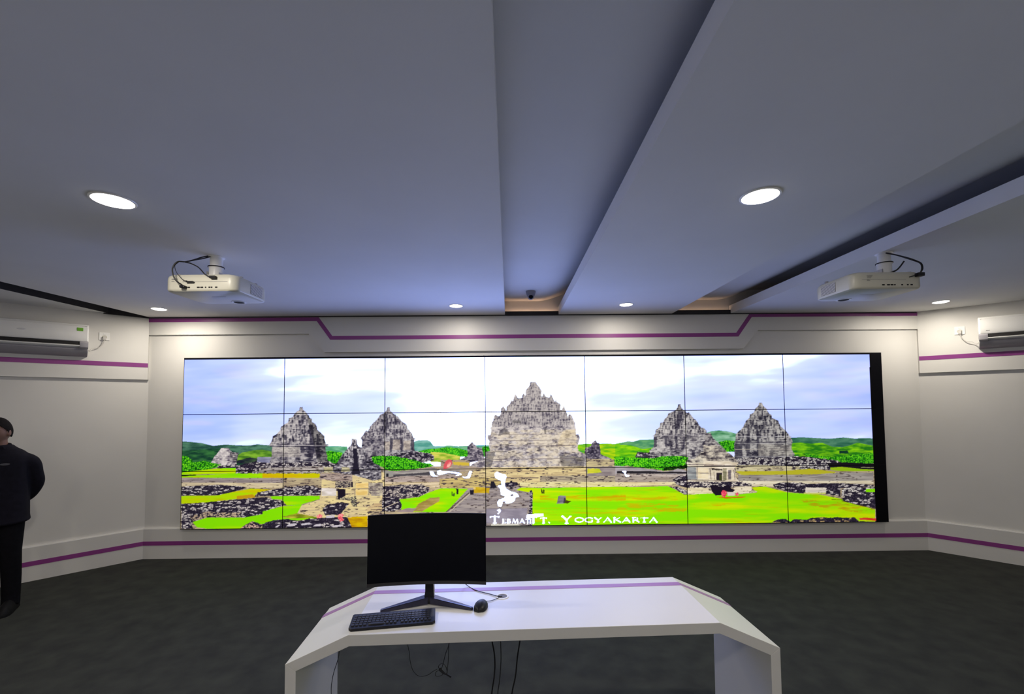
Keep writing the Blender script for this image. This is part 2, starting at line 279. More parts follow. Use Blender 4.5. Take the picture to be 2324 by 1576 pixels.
     # lane behind the bushes
     p.fill(D((470,870),(800,838),(920,820),(1060,860),(1240,840),(1240,930),(800,920),(470,925)), hill, .4, lo=C(120,112,112), hi=C(168,160,154))
     p.fill(D((470,905),(700,890),(900,872),(1000,880),(900,905),(640,915),(470,925)), C(70,66,72), .6)
     p.fill(D((360,855),(470,865),(470,935),(360,935)), C(150,146,140), .4); p.fill(D((388,892),(416,892),(416,930),(388,930)), C(28,26,36))
     p.fill(D((360,930),(1240,905),(1240,985),(360,990)), tier, .4, a=C(186,168,160), b=C(138,120,112), seed=86, joint=.36)
     p.fill(D((360,990),(1240,985),(1240,1060),(900,1065),(360,1030)), tier, .5, a=C(224,204,170), b=C(170,150,112), seed=87, joint=.3)
     p.fill(G((-20,800),(240,822),(420,845),(540,868),(640,856),(700,832),(760,845),(810,865),(810,905),(-20,905)), hill, .2, lo=C(150,142,148), hi=C(176,168,172))
     p.fill(G((0,862),(380,862),(540,872),(640,868),(805,872),(805,892),(0,892)), C(40,36,42), .3)
     p.fill(G((-20,892),(805,898),(805,940),(-20,935)), tier, .5, a=C(200,186,176), b=C(140,126,120), seed=88, joint=.38)
     p.fill(G((-20,932),(700,935),(700,992),(-20,990)), tier, .4, a=C(176,162,150), b=C(146,130,120), seed=89, joint=.3)
     p.fill(G((-20,990),(680,988),(680,1022),(-20,1040)), tier, .4, a=C(236,224,176), b=C(210,190,140), seed=90, joint=.22)
     # left-hand ruins in front
     p.fill(A((60,1040),(150,1035),(480,1022),(740,1035),(820,1055),(560,1130),(480,1140),(60,1145)), rubble, 1, seed=48, cover=.34)
     p.fill(A((60,1150),(460,1145),(700,1095),(860,1065),(1100,1075),(940,1110),(900,1160),(560,1200),(130,1250),(60,1245)), lawn, .5, a=C(170,226,0), b=C(214,196,0), seed=20, o=.25)
     p.fill(A((700,1150),(880,1130),(920,1165),(700,1190)), C(196,150,20), 1.2)
     p.fill(B((-80,1110),(90,1080),(240,1050),(500,1025),(660,1060),(660,1140),(300,1140),(80,1150),(-80,1150)), rubble, 1.4, seed=49, cover=.46)
     p.fill(B((70,1155),(300,1150),(640,1150),(640,1185),(420,1250),(260,1260),(200,1190),(90,1185)), lawn, .6, seed=21, o=-.1)
     p.fill(A((60,1240),(200,1235),(560,1205),(820,1180),(1000,1165),(1240,1210),(1240,1290),(1000,1360),(800,1395),(360,1395),(200,1450),(60,1530)), rubble, 1.2, seed=50, cover=.42, s=1.1)
     p.fill(A((150,1380),(360,1330),(640,1345),(760,1330),(700,1395),(360,1395),(200,1440)), rubble, 1.2, seed=51, cover=.9, s=1.3, hi=C(206,180,150))
     p.fill(A((190,1450),(360,1398),(780,1398),(1000,1360),(1240,1285),(1240,1440),(1100,1440),(1000,1470),(740,1530),(360,1528),(240,1510)), lawn, .5, seed=22, o=-.35)
     p.fill(B((-20,1330),(200,1270),(430,1250),(460,1290),(430,1340),(650,1370),(640,1420),(520,1420),(300,1440),(-20,1480)), lawn, .6, seed=22, o=-.35)
     p.fill(B((200,1390),(420,1340),(640,1360),(600,1400),(300,1410)), hill, 1, lo=C(110,120,20), hi=C(196,190,60))
     p.fill(A((60,1420),(150,1410),(200,1530),(60,1530)), rubble, 1, seed=52, cover=.55)
     p.fill(A((740,1530),(780,1490),(880,1440),(1000,1480),(960,1530)), rubble, 1, seed=53, cover=.85, s=1.2, hi=C(220,180,160))
     p.fill(A((980,1530),(1020,1480),(1240,1425),(1240,1530)), C(34,30,42), .8)
     # small temple at the left front
     p.fill(B((660,880),(1000,860),(1220,860),(1390,880),(1390,1130),(1240,1340),(1180,1400),(640,1400),(380,1350),(430,1260),(640,1190),(660,1060)), tier, 1, a=C(232,212,150), b=C(198,176,140), seed=92, joint=.3)
     p.fill(B((640,890),(1010,880),(1020,985),(820,985),(700,960),(640,960)), tier, 1, a=C(190,172,164), b=C(146,126,116), seed=93, joint=.36)
     ts = B((1012,490),(1060,490),(1072,550),(1090,575),(1130,600),(1180,640),(1200,700),(1250,760),(1330,800),(1350,870),(1350,960),(1240,970),(1000,900),(800,880),(680,880),(690,820),(800,810),(860,740),(900,670),(950,620),(985,575),(1008,550))
     p.fill(ts, stone, 1.3, tier=7, per=6.5, cut=1050, seed=29, dark=.58, block=5, course=2.8, lo=C(34,30,46), mid=C(104,98,110), hi=C(210,204,204))
     i = p.mask(B((1020,600),(1070,600),(1080,770),(1110,900),(1010,900),(1030,770)), 1.6); p.c[i] = C(34,30,46)
     for q in (((690,815),(790,815),(800,870),(690,875)), ((890,815),(980,820),(990,870),(890,870))): p.fill(B(*q), hill, 1.5, lo=C(170,160,120), hi=C(206,198,160))
     p.fill(B((820,985),(1000,975),(1005,1050),(820,1060)), rubble, .6, seed=94, cover=.75, s=.45, hi=C(206,190,160))
     p.fill(B((660,1060),(830,1060),(830,1150),(660,1150)), hill, .5, lo=C(196,184,170), hi=C(236,226,220))
     p.fill(B((1055,1000),(1200,1000),(1200,1060),(1055,1060)), hill, .5, lo=C(224,188,110), hi=C(244,216,150)); p.fill(B((1055,1075),(1190,1075),(1190,1140),(1055,1140)), hill, .5, lo=C(224,188,110), hi=C(244,216,150))
     p.fill(B((845,1070),(935,1070),(935,1150),(850,1185)), C(26,20,34)); p.fill(B((1003,985),(1022,985),(1022,1050),(1003,1050)), C(40,34,46))
     p.line(B((1045,985),(1045,1150)), .9, C(90,76,80)); p.line(B((1205,985),(1205,1140)), .9, C(110,96,90)); p.line(B((1020,1066),(1205,1066)), .9, C(110,96,90))
     p.fill(B((850,1190),(900,1160),(980,1170),(1060,1150),(1070,1280),(1020,1270),(990,1200)), rubble, 1, seed=95, cover=.75, s=.6, hi=C(206,196,150))
     p.fill(B((670,1310),(720,1250),(900,1220),(980,1240),(900,1330),(870,1370),(700,1370)), rubble, 1.2, seed=96, cover=.2)
     p.fill(B((1205,1000),(1370,1000),(1370,1150),(1240,1150),(1205,1100)), stone, .8, seed=97, dark=.36, block=8, lo=C(90,80,80), mid=C(160,146,140), hi=C(210,198,170))
     p.fill(D((350,1040),(560,1020),(800,1018),(888,1050),(880,1110),(760,1160),(560,1175),(540,1200),(350,1180)), rubble, 1, seed=98, cover=.66, s=.9, hi=C(206,192,180))
     p.fill(D((350,1170),(520,1170),(570,1230),(560,1300),(460,1330),(320,1330),(340,1240)), rubble, 1, seed=99, cover=.4)
     p.line(D((330,1305),(520,1222)), 1.6, C(214,196,170))
     p.fill(D((250,1230),(340,1230),(340,1320),(140,1320)), tier, .8, a=C(214,190,140), b=C(190,160,120), seed=100)
     # bottom-left strip
     p.fill(B((-20,1470),(100,1430),(260,1415),(400,1440),(520,1410),(660,1400),(900,1390),(1000,1400),(1010,1520),(-20,1520)), rubble, 1.2, seed=101, cover=.2, s=1.3)
     for q in (((250,1500),(290,1470),(370,1465),(380,1480),(320,1500)), ((560,1500),(600,1475),(655,1470),(650,1500)), ((760,1508),(820,1485),(900,1482),(880,1505)), ((120,1510),(160,1485),(190,1485),(150,1512)), ((710,1375),(815,1372),(810,1402),(715,1404)), ((420,1470),(520,1455),(560,1475),(430,1490))): p.fill(B(*q), C(200,192,200), .5)
     p.fill(B((960,1400),(1190,1385),(1190,1510),(1010,1512)), hill, .6, lo=C(180,128,10), hi=C(216,170,0)); p.fill(D((-10,1390),(170,1385),(170,1510),(0,1512)), hill, .6, lo=C(180,128,10), hi=C(216,180,0))
     for q in (((600,1385),(640,1355),(672,1375),(660,1405),(610,1408)), ((845,1375),(885,1350),(915,1365),(900,1400),(925,1430),(880,1445),(850,1410))): p.fill(B(*q), lambda a, b: mixc(C(226,70,90), C(250,170,160), vn(a/2.5, b/2.5, 4)), 1)
     # centre lawn left, path, lawn right
     p.fill(D((540,1190),(760,1165),(880,1110),(1000,1068),(1240,1068),(1240,1160),(1100,1300),(1060,1335),(560,1335),(570,1250)), lawn, .5, seed=24, o=-.05)
     p.fill(D((760,1240),(900,1170),(1080,1160),(1020,1200),(900,1270),(800,1330),(700,1330)), hill, 1, lo=C(150,128,60), hi=C(190,164,100))
     p.fill(D((520,1320),(640,1290),(740,1290),(700,1335),(520,1335)), hill, 1, lo=C(150,130,130), hi=C(180,160,150))
     p.fill(E((-10,1135),(150,1135),(290,1140),(280,1175),(60,1365),(-10,1365)), lawn, .3, seed=24, o=-.1)
     p.fill(E((-10,1040),(340,1020),(640,1040),(640,1130),(-10,1130)), tier, .5, a=C(208,186,120), b=C(150,128,90), seed=102, joint=.36)
     p.fill(E((280,1130),(500,1110),(620,1100),(760,1110),(900,1180),(870,1380),(850,1510),(400,1510),(60,1365)), lambda a, b: tier(a, b, a=C(168,156,150), b=C(128,118,122), seed=103, joint=.33), .5)
     p.fill(E((330,1120),(490,1130),(480,1180),(330,1180)), hill, 1, lo=C(190,150,20), hi=C(206,176,40))
     p.fill(E((450,1340),(860,1330),(850,1480),(450,1480)), hill, .5, lo=C(136,128,142), hi=C(156,148,160))
     p.line(E((280,1180),(60,1365)), 2.2, C(96,80,66)); p.line(E((300,1180),(90,1365)), 1.6, C(206,190,160))
     p.fill(E((750,1150),(800,1125),(1000,1130),(1240,1130),(1240,1510),(910,1510),(915,1180)), lawn, .3, seed=26, o=.0)
     p.fill(F((120,1180),(110,1140),(300,1128),(660,1122),(820,1118),(1051,1118),(1051,1510),(130,1510)), lawn, .2, seed=26)
     p.fill(G((-40,1045),(330,1045),(580,1035),(640,1060),(780,1135),(900,1130),(1090,1120),(1240,1160),(1240,1470),(-40,1482)), lawn, .2, seed=26)
     p.fill(H((-20,1120),(400,1130),(600,1110),(530,1050),(690,1040),(960,1110),(1160,1125),(1300,1130),(1560,1180),(1700,1240),(1960,1305),(1960,1445),(-20,1472)), lawn, .3, seed=26)
     for yy, c0 in ((1215, C(214,150,0)), (1240, C(206,176,0)), (1330, C(176,200,0)), (1380, C(196,190,0))):
         i = p.mask(F((200,yy-10),(1051,yy-14),(1051,yy+14),(200,yy+8)), 1.5); w = np.clip((fbm(p.X[i]/30, p.Y[i]/3, yy)-.4)*3, 0, .8)[:, None]; p.c[i] = p.c[i]*(1-w)+c0*w
     for (x0, x1, yy) in ((0, 700, 1180), (100, 900, 1260), (0, 800, 1310), (900, 1250, 1240)):
         i = p.mask(G((x0,yy-25),(x1,yy-20),(x1,yy+20),(x0,yy+25)), 2); w = np.clip((fbm(p.X[i]/30, p.Y[i]/4, yy)-.42)*3, 0, .7)[:, None]; p.c[i] = p.c[i]*(1-w)+C(216,170,0)*w
     i = p.mask(J((60,1195),(400,1215),(800,1270),(950,1310),(700,1330),(200,1260)), 3); w = np.clip((fbm(p.X[i]/22, p.Y[i]/3, 7)-.38)*3, 0, .8)[:, None]; p.c[i] = p.c[i]*(1-w)+C(190,150,10)*w
     p.fill(F((95,1160),(118,1150),(128,1180),(120,1510),(60,1510),(85,1400),(95,1250)), rubble, .8, seed=104, cover=.6, s=.55)
     # right front temple
     p.fill(G((800,740),(900,715),(970,640),(1240,600),(1240,780),(810,790)), stone, 1, seed=30, dark=.42, block=9, course=3.2, lo=C(60,52,60), mid=C(150,142,136), hi=C(226,216,196))
     p.fill(H((-20,560),(60,560),(180,575),(250,640),(310,680),(380,760),(380,800),(-20,800)), stone, 1, seed=30, dark=.42, block=9, course=3.2, lo=C(60,52,60), mid=C(150,142,136), hi=C(230,218,196))
     p.fill(H((0,420),(40,425),(75,440),(80,500),(140,530),(150,560),(0,570)), stone, 1, seed=28, dark=.54, block=6, lo=C(46,42,56), mid=C(120,112,116), hi=C(196,190,184))
     p.fill(G((785,755),(900,770),(1240,745),(1240,1000),(820,985),(810,800)), hill, .6, lo=C(196,184,160), hi=C(232,222,204))
     p.fill(H((-20,745),(250,750),(385,765),(340,830),(350,930),(400,990),(-20,1000)), hill, .6, lo=C(206,190,164), hi=C(240,228,208))
     p.fill(G((810,810),(910,820),(920,960),(812,960)), hill, .5, lo=C(120,124,128), hi=C(170,172,170))
     for q in (((930,825),(1050,835),(1055,880),(930,880)), ((935,890),(1055,895),(1050,955),(935,950))): p.fill(G(*q), hill, .6, lo=C(224,204,164), hi=C(240,226,196))
     p.fill(H((205,830),(250,830),(245,970),(205,975)), hill, .6, lo=C(120,116,90), hi=C(176,168,140)); p.fill(H((265,850),(300,850),(300,960),(265,960)), hill, .6, lo=C(90,80,88), hi=C(150,140,140))
     p.fill(H((70,828),(200,842),(200,856),(80,850)), C(60,54,50), .8)
     p.fill(H((130,882),(195,882),(195,972),(130,965)), C(40,30,40)); p.fill(H((165,900),(195,900),(195,970),(165,970)), C(60,64,30), .6)
     p.line(G((800,786),(1240,796)), 1.3, C(90,76,80)); p.line(G((812,885),(1060,888)), 1, C(90,80,86)); p.line(G((1075,830),(1085,960)), 1.2, C(110,96,90)); p.line(G((925,800),(925,960)), .9, C(110,96,100)); p.line(G((820,962),(1240,975)), 1.2, C(90,76,80))
     p.line(H((-10,800),(350,800)), 1.3, C(110,96,96)); p.line(H((50,830),(70,960)), 1, C(110,96,90)); p.line(H((330,850),(345,960)), 1.1, C(70,60,70)); p.line(H((100,870),(110,960)), 1, C(120,106,96))
     p.fill(G((640,960),(720,920),(810,900),(815,985),(815,1060),(690,1020)), rubble, 1, seed=105, cover=.3)
     p.fill(G((640,1045),(700,1040),(815,1095),(815,1130),(770,1130)), rubble, .6, seed=106, cover=.75, s=1.4)
     p.fill(G((815,985),(1240,985),(1240,1060),(815,1060)), rubble, 1, seed=107, cover=.72, s=1.2, hi=C(226,214,200))
     p.fill(G((815,1055),(1100,1050),(1130,1120),(900,1130),(815,1132)), tier, .5, a=C(240,228,190), b=C(214,200,160), seed=108, joint=.22)
     p.fill(H((-20,985),(400,985),(535,1010),(535,1040),(-20,1060)), rubble, 1, seed=107, cover=.6, s=1.2, hi=C(226,214,200))
     p.fill(H((330,1040),(535,1040),(540,1090),(600,1095),(590,1110),(400,1125),(330,1110)), tier, .5, a=C(236,224,196), b=C(206,190,160), seed=109, joint=.26)
     p.fill(H((-20,1055),(70,1060),(80,1115),(-20,1120)), tier, .5, a=C(236,224,186), b=C(206,190,150), seed=109, joint=.26)
     p.fill(H((60,1040),(120,1015),(200,1060),(220,1030),(270,1020),(300,1060),(345,1080),(320,1105),(240,1100),(180,1140),(120,1145),(80,1100)), C(28,20,34), 1)
     p.fill(H((120,1158),(300,1165),(470,1155),(420,1172),(240,1180)), C(206,96,10), .5)
     p.fill(H((255,1105),(340,1105),(345,1145),(260,1150)), C(220,206,196), .5)
     for q in (((185,1110),(205,1080),(245,1095),(250,1130),(225,1165),(190,1150)), ((345,1130),(370,1105),(390,1140),(365,1155))): p.fill(H(*q), lambda a, b: mixc(C(214,40,70), C(255,120,140), vn(a/2, b/2, 5)), .8)
     # right ruins
     p.fill(H((780,1020),(860,995),(950,995),(1100,1000),(1220,1010),(1500,1000),(1940,1020),(1940,1040),(1560,1060),(1560,1150),(1400,1130),(1300,1115),(1150,1125),(960,1100),(800,1050)), rubble, 1, seed=110, cover=.3)
     p.fill(J((140,1050),(380,1055),(380,1120),(140,1120)), tier, .8, a=C(232,222,206), b=C(200,190,176), seed=111, joint=.25); p.fill(J((120,1112),(380,1112),(370,1130),(120,1128)), C(206,206,110), .5)
     p.fill(J((560,1070),(640,1050),(830,1050),(945,1040),(945,1110),(700,1105),(560,1160)), rubble, 1, seed=112, cover=.8, s=1.5, hi=C(236,228,220))
     p.fill(J((835,1070),(950,1065),(950,1105),(835,1105)), lawn, .4, seed=26, o=-.3)
     p.fill(J((560,1180),(620,1120),(700,1105),(950,1110),(955,1290),(880,1275),(700,1240),(580,1205)), rubble, 1, seed=113, cover=.42, s=1.2)
     p.line(J((560,1205),(700,1240),(955,1300)), 1.1, C(60,44,30)); p.line(J((440,1190),(560,1195)), 1.1, C(60,70,10))
     p.fill(J((-240,1445),(-190,1420),(-80,1415),(-30,1450),(0,1420),(40,1418),(160,1425),(200,1405),(330,1395),(420,1400),(500,1395),(620,1400),(700,1395),(760,1440),(960,1450),(960,1475),(-240,1478)), rubble, 1, seed=114, cover=.3, s=1.2, hi=C(190,160,110))
     p.fill(J((750,1405),(850,1400),(960,1408),(960,1435),(850,1428),(770,1425)), lambda a, b: mixc(C(206,30,20), C(240,120,90), vn(a/14, b/2.5, 6)), .5)
     # people and small things on the lawn
     for q in (((110,1165),(118,1170),(122,1210),(112,1205)), ((128,1180),(140,1180),(138,1210),(126,1210)), ((156,1135),(178,1140),(176,1195),(158,1190)), ((290,1150),(330,1150),(328,1198),(295,1195)), ((498,1065),(530,1065),(560,1130),(495,1135)), ((690,1060),(712,1055),(715,1140),(690,1140))): p.fill(E(*q), C(32,28,40), .5)
     p.fill(E((325,1120),(350,1125),(348,1145),(325,1142)), C(226,196,120), .5); p.fill(E((600,1080),(760,1070),(780,1100),(700,1120),(590,1110)), rubble, 1, seed=115, cover=.25)
     for q in (((210,1135),(222,1150),(228,1185),(214,1186)), ((232,1145),(244,1150),(242,1186),(230,1184))): p.fill(F(*q), C(24,30,20), .3)
     p.fill(F((380,1215),(400,1205),(455,1210),(458,1240),(440,1285),(366,1288)), hill, .5, lo=C(96,92,104), hi=C(150,146,152)); p.fill(F((455,1250),(510,1262),(470,1285),(440,1280)), C(70,70,10), .5); p.fill(F((440,1225),(458,1240),(440,1285),(430,1275)), C(60,54,66), .4)
     # white graphics and the red ribbon over the picture
     Wt = C(255,255,255)
     p.fill(D((890,865),(930,868),(950,910),(1000,925),(930,925),(900,905)), Wt, .3); p.fill(D((975,862),(1020,850),(1032,900),(1000,910),(978,895)), Wt, .3)
     p.fill(E((0,962),(90,965),(190,980),(212,996),(190,1006),(140,1010),(178,992),(80,978),(0,1000)), Wt, .3); p.fill(E((288,960),(314,965),(290,1032),(230,1030),(215,1018),(262,1018)), Wt, .3)
     rb = E((28,945),(30,905),(50,865),(80,843),(108,850),(116,885),(100,915),(70,935))
     p.fill(rb, C(214,84,92)); p.fill(E((58,925),(70,895),(88,868),(102,880),(100,905),(80,925)), C(244,176,164)); p.fill(E((68,890),(88,868),(96,878),(80,900)), C(236,120,120))
     p.fill(G((55,860),(100,858),(110,870),(100,890),(110,905),(145,910),(140,928),(110,930),(95,915),(85,885)), Wt)
     p.fill(E((535,985),(560,968),(610,990),(650,1000),(655,1020),(640,1070),(640,1110),(655,1140),(700,1165),(760,1180),(782,1215),(745,1225),(735,1260),(700,1280),(650,1285),(620,1260),(612,1300),(600,1320),(570,1310),(560,1275),(580,1245),(630,1230),(638,1215),(598,1195),(592,1140),(565,1108),(605,1100),(600,1060),(545,1030)), C(244,250,255), .6)
     p.fill(E((690,1200),(715,1190),(728,1205),(700,1215)), C(120,110,110), .5); p.fill(E((620,1265),(645,1262),(640,1280),(622,1278)), C(120,110,110), .5)
     p.fill(E((555,1350),(590,1335),(602,1360),(575,1395),(560,1385),(580,1370)), C(240,240,250), .4)
     p.fill(E((855,1395),(880,1390),(1020,1385),(1022,1410),(900,1428),(870,1440),(850,1425)), C(252,252,255)); p.fill(E((500,1490),(760,1488),(800,1505),(500,1508)), C(226,222,206), .8)
     def text(word, x0, y0, x1, y1, ws, wt):
         tot = sum(ws); cx = x0
         for ch, w in zip(word, ws):
             cw = (x1-x0)*w/tot
             for pts, g in GL[ch]: p.line([(cx+cw*(.06+.86*a), (y0+(y1-y0)*((cx-x0)/(x1-x0)))*0+y0+(y1-y0)*b) for a, b in pts], max(1.0, wt*g), Wt)
             cx += cw
     text('T', *E((488,1412))[0], *E((590,1480))[0], [1], 4.6)
     text('EBMATE', *E((608,1440))[0], *E((900,1480))[0], [1, 1, 1.5, 1.3, 1, .2], 2.7)
     text('T', *E((885,1415))[0], *E((960,1480))[0], [1], 3.6)
     text('T', *F((200,1425))[0], *F((270,1480))[0], [1], 3.2); p.line(F((285,1470),(295,1478)), 1.6, Wt)
     text('Y', *F((408,1410))[0], *F((520,1482))[0], [1], 3.8)
     text('OGYAKARTA', 1180+540/M, 850+1425/M, 1400+476/K, 900+1452/K, [1.12, 1.0, 1.0, 1.1, .95, 1.1, .95, .95, 1.05], 2.6)
     return np.clip(p.c, 0, 1)
 def paint_aa(X, Y, dx, dy, ss=2):
     acc = 0
     for a in range(ss):
         for b in range(ss):
             acc = acc+paint(X+dx*((a+.5)/ss-.5), Y+dy*((b+.5)/ss-.5))
     return (acc/ss**2).reshape(X.shape+(3,))

 return paint_aa
paint_aa = make_painter()
# ------------------------------------------------------------------ materials
def mat(name, col, rough=.5, metal=0., noise=None, bump=None, coat=0., spec=.5):
    m = bpy.data.materials.new(name); m.use_nodes = True
    nt = m.node_tree; b = nt.nodes['Principled BSDF']
    b.inputs['Base Color'].default_value = (*col, 1); b.inputs['Roughness'].default_value = rough
    b.inputs['Metallic'].default_value = metal; b.inputs['Specular IOR Level'].default_value = spec
    if coat: b.inputs['Coat Weight'].default_value = coat; b.inputs['Coat Roughness'].default_value = .15
    tc = nt.nodes.new('ShaderNodeTexCoord')
    if noise:
        sc, amt = noise[:2]
        n = nt.nodes.new('ShaderNodeTexNoise'); n.inputs['Scale'].default_value = sc; n.inputs['Detail'].default_value = 5
        nt.links.new(tc.outputs['Object'], n.inputs['Vector'])
        r = nt.nodes.new('ShaderNodeValToRGB'); r.color_ramp.elements[0].position = .3; r.color_ramp.elements[1].position = .7
        c2 = noise[2] if len(noise) > 2 else col
        r.color_ramp.elements[0].color = (*[c*(1-amt) for c in col], 1); r.color_ramp.elements[1].color = (*[c*(1+amt) for c in c2], 1)
        nt.links.new(n.outputs['Fac'], r.inputs[0]); nt.links.new(r.outputs[0], b.inputs['Base Color'])
    if bump:
        n = nt.nodes.new('ShaderNodeTexNoise'); n.inputs['Scale'].default_value = bump[0]; n.inputs['Detail'].default_value = 3
        nt.links.new(tc.outputs['Object'], n.inputs['Vector'])
        bp = nt.nodes.new('ShaderNodeBump'); bp.inputs['Strength'].default_value = bump[1]; bp.inputs['Distance'].default_value = .002
        nt.links.new(n.outputs['Fac'], bp.inputs['Height']); nt.links.new(bp.outputs[0], b.inputs['Normal'])
    return m
def emat(name, col, st):
    m = mat(name, (.8, .8, .8), .5); b = m.node_tree.nodes['Principled BSDF']
    b.inputs['Emission Color'].default_value = (*col, 1); b.inputs['Emission Strength'].default_value = st
    return m
M = dict(
 wall=mat('wall_paint', (.72, .71, .68), .45, noise=(3, .015), bump=(160, .12)),
 ceil=mat('ceiling_paint', (.80, .80, .80), .85, noise=(2, .02), bump=(120, .1)),
 dark=mat('dark_trim_and_void_shade', (.02, .019, .023), .7, noise=(20, .1)),  # trim colour; also carries the painted shade of the void slab
 carpet=mat('carpet', (.019, .022, .019), .95, noise=(6.5, .3, (.024, .027, .021)), bump=(420, .8)),
 purple=mat('purple_strip', (.27, .046, .245), .4, noise=(8, .03)),
 lilac=mat('purple_desk_inlay', (.36, .15, .40), .35, noise=(8, .03)),
 desk=mat('white_laminate', (.71, .705, .68), .32, noise=(5, .012)),
 plas=mat('white_plastic', (.58, .57, .49), .38, noise=(9, .015)),
 plas2=mat('cool_white_plastic', (.86, .86, .84), .3, noise=(9, .015)),
 gplas=mat('grey_plastic', (.34, .33, .36), .5, noise=(9, .02)),
 blackp=mat('black_plastic', (.008, .008, .012), .42, spec=.3, noise=(30, .15), bump=(300, .1)),
 blackg=mat('black_glass', (.0025, .003, .006), .3, spec=.16, noise=(3, .05)),
 casing=mat('video_wall_casing', (.004, .004, .007), .45, spec=.15, noise=(9, .1)),
 cable=mat('black_cable', (.008, .008, .010), .5, noise=(40, .1)),
 wcable=mat('white_cable', (.60, .58, .55), .5, noise=(40, .05)),
 metal=mat('brushed_metal', (.60, .60, .62), .35, metal=.9, noise=(60, .08)),
 standm=mat('dark_metal_blue_reflection', (.045, .045, .085), .33, metal=.5, noise=(60, .06)),  # blue reflected light is put into the stand's base colour
 green=mat('green_sticker', (.16, .42, .03), .5, noise=(30, .05)),
 print_=mat('grey_print', (.22, .22, .22), .6, noise=(90, .3)),
 vent=mat('dark_opening', (.012, .011, .012), .8, noise=(20, .1)),
 grille=mat('grille_slats', (.16, .16, .18), .6, noise=(20, .1)),
 skin=mat('skin', (.21, .115, .082), .55, noise=(22, .06), bump=(250, .15)),
 hair=mat('black_hair', (.005, .004, .005), .8, noise=(80, .3), bump=(220, .9), spec=.15),
 jacket=mat('dark_navy_jacket', (.0075, .007, .013), .85, noise=(30, .2), bump=(120, .5), spec=.15),
 trous=mat('black_trousers', (.0055, .0055, .0075), .9, noise=(30, .2), bump=(150, .4), spec=.1),
 shoe=mat('black_shoes', (.006, .006, .007), .6, spec=.15, noise=(30, .1)),
 badge=mat('embroidered_badge', (.07, .07, .085), .8, noise=(200, .3)),
 eye=mat('eye_white', (.55, .52, .48), .2, noise=(9, .02)), iris=mat('dark_iris', (.02, .012, .008), .2, noise=(30, .1)),
 lip=mat('lips', (.24, .09, .07), .5, noise=(30, .05)),
 lamp=emat('downlight_diffuser', (1, .93, .82), DOME_GLOW),
)
# ------------------------------------------------------------------ helpers
def obj(name, bm, m, parent=None, smooth=False, loc=None):
    me = bpy.data.meshes.new(name)
    if isinstance(bm, bmesh.types.BMesh):
        bmesh.ops.recalc_face_normals(bm, faces=bm.faces); bm.to_mesh(me); bm.free()
    else: me = bm
    o = bpy.data.objects.new(name, me); COL.objects.link(o)
    if m:
        me.materials.clear(); me.materials.append(m)
    if smooth: me.polygons.foreach_set('use_smooth', [True]*len(me.polygons)); me.set_sharp_from_angle(angle=math.radians(38))
    if parent: o.parent = parent
    if loc: o.location = loc
    return o
def thing(name, label, cat, loc=(0, 0, 0), rz=0, group=None):
    o = bpy.data.objects.new(name, None); COL.objects.link(o); o.empty_display_size = .1
    o.location = loc; o.rotation_euler = (0, 0, rz); o['label'] = label; o['category'] = cat
    if group: o['group'] = group
    return o
def tag(o, label, cat, group=None):
    o['label'] = label; o['category'] = cat
    if group: o['group'] = group
    return o
def struct(name, bm, m, label=None, **k):
    o = obj(name, bm, m, **k); o['kind'] = 'structure'
    if label: o['label'] = label
    return o
def box(bm, x0, x1, y0, y1, z0, z1, bev=0, seg=2):
    r = bmesh.ops.create_cube(bm, size=1); vs = r['verts']
    for v in vs: v.co = Vector(((x0+x1)/2+v.co.x*(x1-x0), (y0+y1)/2+v.co.y*(y1-y0), (z0+z1)/2+v.co.z*(z1-z0)))
    if bev:
        es = list({e for v in vs for e in v.link_edges}); bmesh.ops.bevel(bm, geom=es, offset=bev, segments=seg, affect='EDGES', profile=.5)
    return bm
def B_(*a, **k): return box(bmesh.new(), *a, **k)
def prism(bm, poly, ax, a, b, bev=0):
    """poly in the two axes other than ax, extruded from a to b along ax"""
    def P(u, v, w): return {'x': (w, u, v), 'y': (u, w, v), 'z': (u, v, w)}[ax]
    A = [bm.verts.new(P(u, v, a)) for u, v in poly]; Bv = [bm.verts.new(P(u, v, b)) for u, v in poly]
    n = len(poly); fs = [bm.faces.new(A), bm.faces.new(Bv[::-1])]
    for i in range(n): fs.append(bm.faces.new((A[i], Bv[i], Bv[(i+1) % n], A[(i+1) % n])))
    if bev:
        bmesh.ops.recalc_face_normals(bm, faces=fs)
        es = list({e for f in fs for e in f.edges}); bmesh.ops.bevel(bm, geom=es, offset=bev, segments=2, affect='EDGES', profile=.5)
    return bm
def P_(*a, **k): return prism(bmesh.new(), *a, **k)
def lathe(bm, prof, c=(0, 0, 0), n=32, axis='z', flip=1):
    rings = []
    for r, h in prof:
        ring = []
        for i in range(n):
            a = 2*math.pi*i/n; x, y = r*math.cos(a), r*math.sin(a)
            p = {'z': (x, y, h), 'y': (x, h, y), 'x': (h, x, y)}[axis]
            ring.append(bm.verts.new(Vector(p)+Vector(c)))
        rings.append(ring)
    for a, b in zip(rings[:-1], rings[1:]):
        for i in range(n): bm.faces.new((a[i], a[(i+1) % n], b[(i+1) % n], b[i]))
    bm.faces.new(rings[0][::-1]); bm.faces.new(rings[-1])
    return bm
def L_(*a, **k): return lathe(bmesh.new(), *a, **k)
def spline(pts, n=8):
    P = [Vector(p) for p in pts]; out = []
    for i in range(len(P)-1):
        p0 = P[max(i-1, 0)]; p1 = P[i]; p2 = P[i+1]; p3 = P[min(i+2, len(P)-1)]
        for k in range(n):
            t = k/n; out.append(.5*((2*p1)+(p2-p0)*t+(2*p0-5*p1+4*p2-p3)*t*t+(3*p1-p0-3*p2+p3)*t**3))
    out.append(P[-1]); return out
